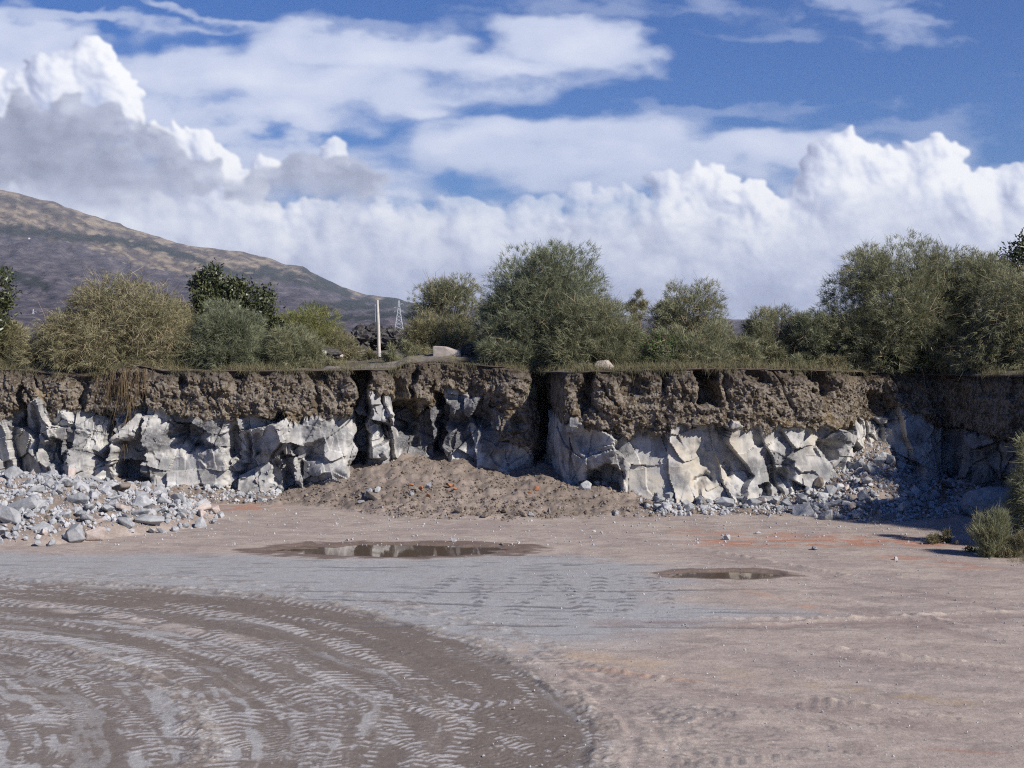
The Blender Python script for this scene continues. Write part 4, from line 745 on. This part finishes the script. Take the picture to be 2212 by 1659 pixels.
# ------------------------------------------------------------------ stones
def rock_mesh(seed, npt=15, flat=.75, sub=True):
    rr_ = random.Random(seed); bm_ = bmesh.new(); ax = (1, rr_.uniform(.6, .95), rr_.uniform(.45, .85) * flat / .75)
    for i in range(npt):
        v = Vector((rr_.gauss(0, 1), rr_.gauss(0, 1), rr_.gauss(0, 1))).normalized() * rr_.uniform(.8, 1.); m1 = max(abs(v.x), abs(v.y), abs(v.z)); v = v.lerp(v / m1 * .8, .55)
        bm_.verts.new((v.x * ax[0] * .5, v.y * ax[1] * .5, v.z * ax[2] * .5))
    res = bmesh.ops.convex_hull(bm_, input=bm_.verts)
    bmesh.ops.delete(bm_, geom=[g for g in bm_.verts if not g.link_faces], context='VERTS')
    bmesh.ops.dissolve_limit(bm_, angle_limit=R(14), verts=bm_.verts, edges=bm_.edges)
    bmesh.ops.bevel(bm_, geom=list(bm_.edges), offset=.018, segments=1, affect='EDGES')
    bmesh.ops.triangulate(bm_, faces=bm_.faces)
    me = bpy.data.meshes.new('rock'); bm_.to_mesh(me); bm_.free(); return me
VAR = {}
for mm in ('rock_grey', 'rock_brown', 'rock_pink', 'rock_orange'):
    VAR[mm] = []
    for q in range({'rock_grey': 26}.get(mm, 7)):
        me = rock_mesh(q * 7 + len(mm) * 100 + ord(mm[5])); me.materials.append(M[mm]); VAR[mm].append(me)
rs = random.Random(77); NROCK = 0; placed = []
CN = {'rock_grey': 'pale grey', 'rock_brown': 'brown', 'rock_pink': 'pinkish', 'rock_orange': 'orange'}
def stone(x, y, size, mm, where, grp, stretch=1., z=None, label=None, sink=.28):
    global NROCK
    o = bpy.data.objects.new('rock', rs.choice(VAR[mm])); C.objects.link(o)
    s = (size * rs.uniform(.85, 1.15) * stretch, size * rs.uniform(.8, 1.1), size * rs.uniform(.8, 1.15))
    zz = gz(x, y) if z is None else z
    o.location = (x, y, zz + size * (.33 - sink * .5)); o.scale = s; o.rotation_euler = (rs.uniform(-.5, .5), rs.uniform(-.5, .5), rs.uniform(0, 6.28))
    sz = 'big' if size > .75 else ('medium' if size > .52 else 'small'); sh = 'long' if stretch > 1.25 else 'angular'
    tag(o, label or (('' if sz == 'medium' else sz + ' ') + '%s %s stone %s' % (CN[mm], sh, where)), 'rock', grp); NROCK += 1; placed.append((x, y, size)); return o
def free(x, y, s): return all((x - a) ** 2 + ((y - b) * .8) ** 2 > ((s + c) * .30) ** 2 for a, b, c in placed)
def kind(pb=.07, pp=.07, po=.01):
    u = rs.random(); return 'rock_brown' if u < pb else 'rock_pink' if u < pb + pp else 'rock_orange' if u < pb + pp + po else 'rock_grey'
# left heap
def where_left(xd, yd):
    v = 'on the crest' if yd < 1058 else 'on the upper slope' if yd < 1085 else 'midway down' if yd < 1115 else 'on the lower slope' if yd < 1145 else 'at the foot'
    h_ = 'left of the scrub' if xd < 90 else 'below the scrub' if xd < 190 else 'below hanging roots' if xd < 300 else 'below dark banded rock' if xd < 400 else 'at the open tip'
    return '%s %s' % (v, h_)
cnt = 0
def mk(xd, yd): Y_ = CAMZ * F / (yd - HZ); return (xd - CX) / F * Y_, Y_
tries = 0
while cnt < 150 and tries < 6000:
    tries += 1; y = rs.uniform(54.8, 68); x = rs.uniform(-27, -12)
    r_ = math.hypot((x + 23.2) / 10.7, (y - 62.5) / (8.3 + .6 * math.sin(x)))
    if r_ > 1.03 or y > 66.5: continue
    dens = .35 if (x < -17 and 57.5 < y < 61.5) else 1.
    if rs.random() > dens: continue
    s = rs.choice((.38, .45, .5, .55, .62, .7, .85, 1.1)) * rs.uniform(.85, 1.1)
    if not free(x, y, s): continue
    xd = CX + x / y * F; yd = HZ + (CAMZ - gz(x, y)) / y * F
    if xd < -25: continue
    stone(x, y, s, kind(.05, .08, .005), where_left(xd, yd), 'broken rocks of the left heap', rs.choice((1, 1, 1.2, 1.4))); cnt += 1
# right talus
def where_right(xd, yd):
    if xd < 1560: return 'at the cliff foot by the slope end'
    if xd < 1700: return 'under the fluted rock columns'
    if xd < 1830: return ('high up' if yd < 1085 else 'low down') + ' on the sunlit right talus'
    if xd < 1960: return ('high up' if yd < 1090 else 'low down') + ' on the talus where shade begins'
    if xd < 2060: return 'in the bay below the leaning slab'
    return 'in sun between bay and upright broom'
cnt = 0; tries = 0
while cnt < 118 and tries < 6000:
    tries += 1; xd = rs.uniform(1400, 2110)
    y = float(y0s(np.array([(xd - CX) * PX]))[0]) - rs.uniform(.9, 1.5) - rs.random() ** 1.2 * (2.4 if xd < 1700 else 9.2 if xd > 1780 else 5.0); x = (xd - CX) / F * y
    if y < (62 if xd < 1900 else 58.5) : continue
    s = rs.choice((.42, .48, .55, .62, .7, .8, .95)) * rs.uniform(.85, 1.1) * (.85 if xd < 1560 else 1)
    if not free(x, y, s): continue
    yd = HZ + (CAMZ - gz(x, y)) / y * F
    stone(x, y, s, kind(.08, .03, 0), where_right(xd, yd), 'broken rocks of the right talus', rs.choice((1, 1, 1.2))); cnt += 1
# base row left of centre
for xd, yd, s in ((350, 1058, .6), (395, 1056, .7), (418, 1062, .8), (445, 1070, .55), (470, 1068, .5), (500, 1074, .5), (520, 1072, .45), (545, 1078, .4), (560, 1080, .45), (585, 1074, .4), (600, 1070, .4), (365, 1075, .45)):
    x, y = mk(xd, yd + 6); stone(x, y, s, 'rock_grey', 'in sparse row beyond left heap', 'loose rocks along the cliff foot')
GR = 'single stones on the middle slope and floor'
def named(xd, yd, s, mm, lab, st=1.):
    # walk along the view line until it meets the slope
    Y_ = 45.
    while Y_ < 74 and (CAMZ - (yd - HZ) / F * Y_) > gz((xd - CX) / F * Y_, Y_): Y_ += .15
    stone((xd - CX) / F * Y_, Y_, s, mm, '', GR, st, label=lab)
for a in ((793, 1072, .62, 'rock_grey', 'pale pointed stone leading the trio on the middle slope'), (815, 1066, .6, 'rock_grey', 'pale twin stone behind the pointed one on the middle slope'), (808, 1082, .7, 'rock_brown', 'dark flat slab lying under the pale pointed stones', 1.5), (778, 1090, .35, 'rock_grey', 'small blue grey stone below the pale pointed stones'),
 (893, 1062, .5, 'rock_brown', 'brown stone beside the orange block on the middle slope', 1.4), (910, 1060, .42, 'rock_orange', 'bright orange fired clay block next to the white stone'), (926, 1057, .52, 'rock_grey', 'white stone touching the orange block'), (970, 1056, .5, 'rock_orange', 'crumbled orange clay lump alone right of the white stone'), (982, 1060, .35, 'rock_orange', 'small orange crumb beside the crumbled clay lump'), (925, 1074, .3, 'rock_orange', 'small orange piece below the white stone'), (888, 1072, .35, 'rock_grey', 'pale triangle stone below the brown stone'), (888, 1052, .3, 'rock_orange', 'tiny orange chip above the brown stone'),
 (989, 1110, .55, 'rock_brown', 'lone dark boulder at the toe of the middle slope'), (1050, 1120, .5, 'rock_brown', 'flat brown stone at the toe of the middle slope', 1.5), (1148, 1118, .45, 'rock_grey', 'pointed grey stone standing at the slope toe'), (1130, 1118, .45, 'rock_brown', 'dark stone paired with the pointed grey stone'), (1330, 1115, .45, 'rock_grey', 'squat grey stone at the toe below the low cave'), (1160, 1060, .35, 'rock_orange', 'orange flecked stone on the slope below the cleft'), (1265, 1058, .7, 'rock_grey', 'dark pointed stone standing before the low cave'), (1290, 1050, .45, 'rock_grey', 'white wedge leaning at the mouth of the low cave'), (1305, 1050, .5, 'rock_grey', 'white split wedge just right of its twin at the low cave'), (1215, 1040, .5, 'rock_brown', 'rounded brown stone below the shaded wall'), (1285, 1078, .3, 'rock_grey', 'white chip below the low cave'), (1145, 1072, .25, 'rock_orange', 'tiny red chip on the slope under the cleft'),
 (1573, 1168, .42, 'rock_grey', 'grey pyramid stone alone on the red earth'), (1640, 1156, .28, 'rock_grey', 'little pale stone beyond the grey pyramid stone'), (1763, 1190, .32, 'rock_grey', 'low white stone lying between the red earth and the small puddle'), (1940, 1213, .22, 'rock_grey', 'tiny white stone left of the upright broom'), (750, 1170, .2, 'rock_grey', 'tiny pale stone behind the large puddle'), (980, 1172, .25, 'rock_grey', 'white stone at the far shore of the large puddle'), (1085, 1180, .22, 'rock_brown', 'dark pebble at the end of the large puddle'), (2070, 1178, .4, 'rock_brown', 'dark stone in the shadow of the upright broom'), (670, 1050, .28, 'rock_grey', 'small white upright stone on the smooth brown slope'), (690, 1058, .2, 'rock_grey', 'white sliver on the smooth brown slope', 1.6)):
    named(*a)
# the many smaller ones: clods and chippings
def litter(name, pts, sizes, m_, label, seed):
    rng = np.random.default_rng(seed); n_ = len(pts); ico = np.array([(0, 0, 1), (.9, 0, .35), (.25, .85, .4), (-.75, .5, .35), (-.7, -.55, .4), (.3, -.85, .35), (.7, .5, -.45), (-.3, .8, -.4), (-.9, 0, -.4), (-.25, -.85, -.4), (.75, -.5, -.4), (0, 0, -.8)])
    fc = np.array([(0, 1, 2), (0, 2, 3), (0, 3, 4), (0, 4, 5), (0, 5, 1), (1, 6, 2), (2, 7, 3), (3, 8, 4), (4, 9, 5), (5, 10, 1), (6, 7, 2), (7, 8, 3), (8, 9, 4), (9, 10, 5), (10, 6, 1), (11, 7, 6), (11, 8, 7), (11, 9, 8), (11, 10, 9), (11, 6, 10)])
    v = ico[None] * (.62 + .6 * rng.random((n_, 12, 1))); a = rng.random(n_) * 6.28; ca, sa_ = np.cos(a)[:, None], np.sin(a)[:, None]; st = .6 + .6 * rng.random((n_, 3)); v = v * st[:, None]
    v = np.stack([v[..., 0] * ca - v[..., 1] * sa_, v[..., 0] * sa_ + v[..., 1] * ca, v[..., 2]], -1) * (sizes * .5)[:, None, None] + pts[:, None]
    F_ = (fc[None] + (np.arange(n_) * 12)[:, None, None]).reshape(-1, 3)
    return tag(link(name, mesh_np(name, v.reshape(-1, 3), F_, False), None, M[m_]), label, 'rubble', None, 'stuff')
rng = np.random.default_rng(9)
def scat(n_, x0, x1, y0_, y1, f):
    x = rng.uniform(x0, x1, n_); y = rng.uniform(y0_, y1, n_); k = f(x, y) > rng.random(n_); return x[k], y[k]
def tl(x, y, i): return talus(x, y)[i]
def xdl(x, y): return CX + x / y * F
x, y = scat(60000, -27, 27, 54, 73, lambda x, y: np.clip(tl(x, y, 1) * 1.2, 0, 1) * np.clip(.38 + .7 * fbm(x * .7, y * .7, 3, 901) + .4 * smst(y0s(x) - y, 4, 9), 0, 1) * (y < y0s(x) - .3)); s = .05 + .11 * rng.random(len(x)) ** 2.5 + .16 * (rng.random(len(x)) > .97)
litter('rubble', np.stack([x, y, ground_z(x, y) + s * .12], -1), s, 'clod', 'brown earth clods and grit on the slopes below the cliff', 31)
x, y = scat(22000, -27, -10, 53.5, 69, lambda x, y: np.clip(tl(x, y, 2) * 1.3, 0, 1) * np.clip(.55 + .6 * fbm(x * .8, y * .8, 3, 903), 0, 1)); s = .06 + .26 * rng.random(len(x)) ** 3
x2, y2 = scat(26000, 3, 24, 56, 72, lambda x, y: smst(xdl(x, y), 1350, 1480) * np.clip(tl(x, y, 1) * 1.6, 0, 1) * np.clip(.5 + .5 * fbm(x * .8, y * .8, 3, 905), 0, 1) * (y < y0s(x) - .4)); s2 = .06 + .22 * rng.random(len(x2)) ** 2.4
x3, y3 = scat(5200, -24, 24, 55, 66, lambda x, y: .35 + .2 * smst(xdl(x, y), 1400, 1800)); s3 = .04 + .09 * rng.random(len(x3)) ** 4
x4, y4 = scat(26000, -12, 20, 24, 54, lambda x, y: smst(x, -4, 4) * .7 * np.clip(.4 + fbm(x * .3, y * .5, 3, 907), 0, 1)); s4 = .015 + .05 * rng.random(len(x4)) ** 5
x5 = rng.uniform(-21, -11, 600); y5 = y0s(x5) - rng.uniform(.8, 3.2, 600); s5 = .08 + .2 * rng.random(600) ** 2
X_ = np.concatenate([x, x2, x3, x4, x5]); Y_ = np.concatenate([y, y2, y3, y4, y5]); S_ = np.concatenate([s, s2, s3, s4, s5])
litter('rubble', np.stack([X_, Y_, ground_z(X_, Y_) + S_ * .15], -1), S_, 'chip', 'grey stone chippings strewn over heap, talus and floor', 32)
# ------------------------------------------------------------------ things on the plateau
def solid(name, pts, faces, m_, parent=None, bev=.04):
    bm_ = bmesh.new(); vs_ = [bm_.verts.new(p_) for p_ in pts]
    if faces: [bm_.faces.new([vs_[i] for i in f]) for f in faces]
    else: bmesh.ops.convex_hull(bm_, input=bm_.verts); bmesh.ops.delete(bm_, geom=[g for g in bm_.verts if not g.link_faces], context='VERTS'); bmesh.ops.dissolve_limit(bm_, angle_limit=R(6), verts=bm_.verts, edges=bm_.edges)
    bmesh.ops.recalc_face_normals(bm_, faces=bm_.faces)
    if bev: bmesh.ops.bevel(bm_, geom=list(bm_.edges), offset=bev, segments=2, affect='EDGES')
    me = bpy.data.meshes.new(name); bm_.to_mesh(me); bm_.free(); return link(name, me, parent, m_)
def P3(xd, yd, Y_): q = at(xd, yd, Y_); return (q.x, q.y, q.z)
def sit(o, x, y, z): o.location = (x, y, z); return o
b = at(965, 771, 75.4)
o = solid('concrete_block', [(-.68, -.3, -.15), (.72, -.45, -.15), (-.62, .35, -.1), (.75, .35, -.1), (-.70, -.3, .54), (-.62, .3, .56), (-.05, -.42, .50), (.0, .3, .52), (.62, -.42, .26), (.70, .3, .30), (.74, -.42, .06)], None, M['concrete'], None, .03)
tag(sit(o, b.x, b.y, b.z), 'pale slanted concrete block on the mound above the middle cliff', 'block')
b = at(1303, 799, 71.6); o = solid('concrete_block', [(-.5, -.3, -.2), (.55, -.3, -.2), (-.5, .4, -.2), (.55, .4, -.2), (-.42, -.25, .28), (-.3, .3, .42), (.1, -.28, .46), (.25, .3, .5), (.55, -.1, .15)], None, M['concrete'], None, .03)
tag(sit(o, b.x, b.y, b.z), 'pale block half buried in grass near the middle cliff edge', 'block')
def boulder(name, x, y, z, s, seed, m_, label, cat, lum=.25):
    bm_ = bmesh.new(); bmesh.ops.create_icosphere(bm_, subdivisions=4, radius=1)
    cs = np.array([v.co[:] for v in bm_.verts]); dd = 1 + lum * fbm(cs[:, 0] * 1.7 + cs[:, 2] * 1.1 + seed, cs[:, 1] * 1.7 - cs[:, 2] * 1.3, 5, seed, .6)
    for v, k_ in zip(bm_.verts, dd): v.co = v.co * k_; v.co.x *= s[0]; v.co.y *= s[1]; v.co.z *= s[2]
    me = bpy.data.meshes.new(name); bm_.to_mesh(me); bm_.free(); o = link(name, me, None, m_); o.location = (x, y, z); return tag(o, label, cat)
b = at(1014, 757, 75.6); boulder('boulder', b.x, b.y, b.z, (.40, .35, .36), 5, M['darkrock'], 'dark lava boulder beside the slanted concrete block', 'boulder')
b = at(2150, 1100, 63.5); boulder('boulder', b.x, b.y, .55, (1.35, .9, .75), 8, M['rock_grey'], 'smooth grey boulder behind the upright broom', 'boulder', .08)
for xd, yd, Y_, s, lab in ((700, 765, 77, (.9, .8, .28), 'low dark soil coloured boulder by the white rag'), (733, 768, 77.5, (.2, .15, .12), 'small pale boulder right of the white rag'), (720, 770, 77.2, (.12, .1, .12), 'tiny pale boulder between rag and pale boulder')):
    b = at(xd, yd, Y_); boulder('boulder', b.x, b.y, b.z, s, xd, M['darkrock'] if s[0] > .5 else M['concrete'], lab, 'boulder')
b = at(700, 762, 76); o = solid('rag', [(-.12, 0, -.1), (.12, 0, -.1), (.12, .02, .12), (-.1, .02, .12), (-.12, -.06, 0), (.1, -.06, 0)], None, M['white'], None, .01); tag(sit(o, b.x, b.y, b.z), 'small white rag on the bare dark soil', 'rag')
# lava rock ridge far behind, each block of it a boulder
k = 0
for xd, yd, s in ((770, 722, 1.3), (783, 735, 1.5), (795, 716, 1.2), (800, 736, 1.6), (812, 712, 1.0), (825, 722, 1.5), (838, 716, 1.2), (848, 722, 1.2), (858, 728, 1.5), (775, 750, 1.5), (838, 745, 1.8), (870, 735, 1.5), (760, 735, 1.3), (805, 752, 1.4), (730, 735, 1.5)):
    b = at(xd, yd, 135 + (k * 7) % 12); k += 1
    o = boulder('lava_boulder', b.x, b.y, b.z - .4, (s * .95, s * .8, s * .6), 40 + k, M['darkrock'], 'jagged dark lava block behind the white pole', 'boulder', .65); o['group'] = 'jagged lava blocks behind the pole'
# plank
a_, b_ = at(770, 762, 84), at(795, 756, 84.4)
V_, F_ = tube_mesh([([(0, 0, 0), ((b_ - a_).x * .5, .2, .08), tuple(b_ - a_)], [.09, .09, .08])], 4); o = link('plank', mesh_np('plank', V_, F_, False), None, M['pole']); o.location = a_; tag(o, 'weathered grey plank lying beside the lava blocks', 'plank')
# utility pole
b = at(819, 752, 96); root = empty('utility_pole', (b.x, b.y, b.z - .6), 'leaning off white wooden pole with a thin side bracket', 'pole')
V_, F_ = tube_mesh([([(0, 0, 0), (-.04, 0, 2), (-.11, 0, 3.69)], [.12, .105, .085]), ([(-.11, 0, 3.69), (-.11, 0, 3.70)], [.085, .001])], 10); link('post', mesh_np('post', V_, F_, True), root, M['pole'])
V_, F_ = tube_mesh([([(-.24, 0, 3.3), (-.24, 0, 2.7), (-.23, 0, 2.3)], [.02, .02, .02]), ([(-.24, 0, 3.25), (-.1, 0, 3.2)], [.015, .015]), ([(-.24, 0, 2.6), (-.07, 0, 2.55)], [.015, .015]), ([(-.26, 0, 3.3), (-.24, 0, 3.42)], [.035, .03])], 5); link('bracket', mesh_np('bracket', V_, F_, True), root, M['steel'])
# pylons
def pylon(xd, ytop, ybot, Y_, label):
    b = at(xd, ybot, Y_); H = (ybot - ytop) / F * Y_; wb = H * .13; root = empty('power_pylon', (b.x, b.y, b.z), label, 'pylon', 'lattice power pylons'); r_ = H * .006; P_ = []
    lev = np.linspace(0, 1, 9); wf = lambda t: wb * (1 - t) ** 1.3 + H * .012
    for sx in (-1, 1):
        for sy in (-1, 1): P_.append(([(sx * wf(t), sy * wf(t), t * H) for t in lev], [r_ * 1.3] * 9))
    for i in range(8):
        for (s1, s2) in (((-1, -1), (1, -1)), ((1, -1), (1, 1)), ((1, 1), (-1, 1)), ((-1, 1), (-1, -1))):
            for a2, b2 in ((s1, s2), (s2, s1)): P_.append(([(a2[0] * wf(lev[i]), a2[1] * wf(lev[i]), lev[i] * H), (b2[0] * wf(lev[i + 1]), b2[1] * wf(lev[i + 1]), lev[i + 1] * H)], [r_ * .7] * 2))
    V_, F_ = tube_mesh(P_, 4); link('tower', mesh_np('tower', V_, F_, False), root, M['steel'])
    for t, s_ in ((.62, 1), (.74, -1), (.86, 1), (.62, -1)):
        V_, F_ = tube_mesh([([(0, 0, t * H), (s_ * H * .17, 0, t * H + .01 * H)], [r_, r_]), ([(0, 0, (t + .06) * H), (s_ * H * .17, 0, t * H + .01 * H)], [r_ * .8] * 2), ([(s_ * H * .17, 0, t * H), (s_ * H * .17, 0, (t - .05) * H)], [r_ * .8] * 2)], 4); link('crossarm', mesh_np('crossarm', V_, F_, False), root, M['steel'])
pylon(862, 649, 712, 700, 'tall lattice pylon behind the white pole'); pylon(73, 668, 712, 900, 'small distant lattice pylon left of the dry broom')
# hut on the mountain
zz = at(66, 516, 4000); iy = int(np.argmin(np.abs(np.array([yd_[j, int((66 + 2400) / 6800 * 899)] for j in range(len(md))]) - 516))); Yh = md[iy]; b = at(66, 515, Yh * .998)
root = empty('farmhouse', (b.x, b.y, b.z - 3), 'tiny white farmhouse high on the mountain slope', 'house'); s = Yh / F * 1.6
solid('wall', [(a_ * s, c_ * s, e_ * s * 1.1) for a_ in (-1, 1) for c_ in (-1, 1) for e_ in (-.5, 1)], None, M['white'], root, 0)
solid('roof', [(-1.15 * s, -1.15 * s, 1.1 * s), (1.15 * s, -1.15 * s, 1.1 * s), (-1.15 * s, 1.15 * s, 1.1 * s), (1.15 * s, 1.15 * s, 1.1 * s), (-1.15 * s, 0, 1.7 * s), (1.15 * s, 0, 1.7 * s)], None, M['rock_pink'], root, 0)
# ------------------------------------------------------------------ tell look-alike things apart by their order across the picture
ORD = ['', 'second', 'third', 'fourth', 'fifth', 'sixth', 'seventh', 'eighth', 'ninth', 'tenth', 'eleventh', 'twelfth', 'thirteenth', 'fourteenth', 'fifteenth', 'sixteenth']
by = {}
for o in C.objects:
    if 'label' in o and o.parent is None: by.setdefault(o['label'], []).append(o)
for lb, os_ in by.items():
    if len(os_) < 2: continue
    os_.sort(key=lambda o: o.location.x / o.location.y); k = len(os_)
    for i, o in enumerate(os_):
        o['label'] = lb + ', ' + ('leftmost' if i == 0 else 'rightmost' if i == k - 1 else ORD[min(i, 15)] + ' from left') + (' of %d' % k if k > 2 and len(lb.split()) < 11 else '')
# ------------------------------------------------------------------ air
m = bpy.data.materials.new('air'); m.use_nodes = True; n = N(m.node_tree); pv = n.new('ShaderNodeVolumePrincipled'); pv.inputs['Color'].default_value = (.80, .88, 1, 1); pv.inputs['Density'].default_value = 3.2e-5; pv.inputs['Anisotropy'].default_value = .1
oo = n.new('ShaderNodeOutputMaterial'); n.nt.links.new(pv.outputs[0], oo.inputs['Volume'])
bm_ = bmesh.new(); bmesh.ops.create_cube(bm_, size=1); me = bpy.data.meshes.new('haze'); bm_.to_mesh(me); bm_.free(); o = link('haze', me, None, m)
ztp = float(MZ.max()) + 30; o.scale = (24000, 26000, ztp + 520); o.location = (0, 1500, (ztp - 520) / 2 ); tag(o, kind='stuff')
print('rocks', NROCK, 'mountain top', ztp)
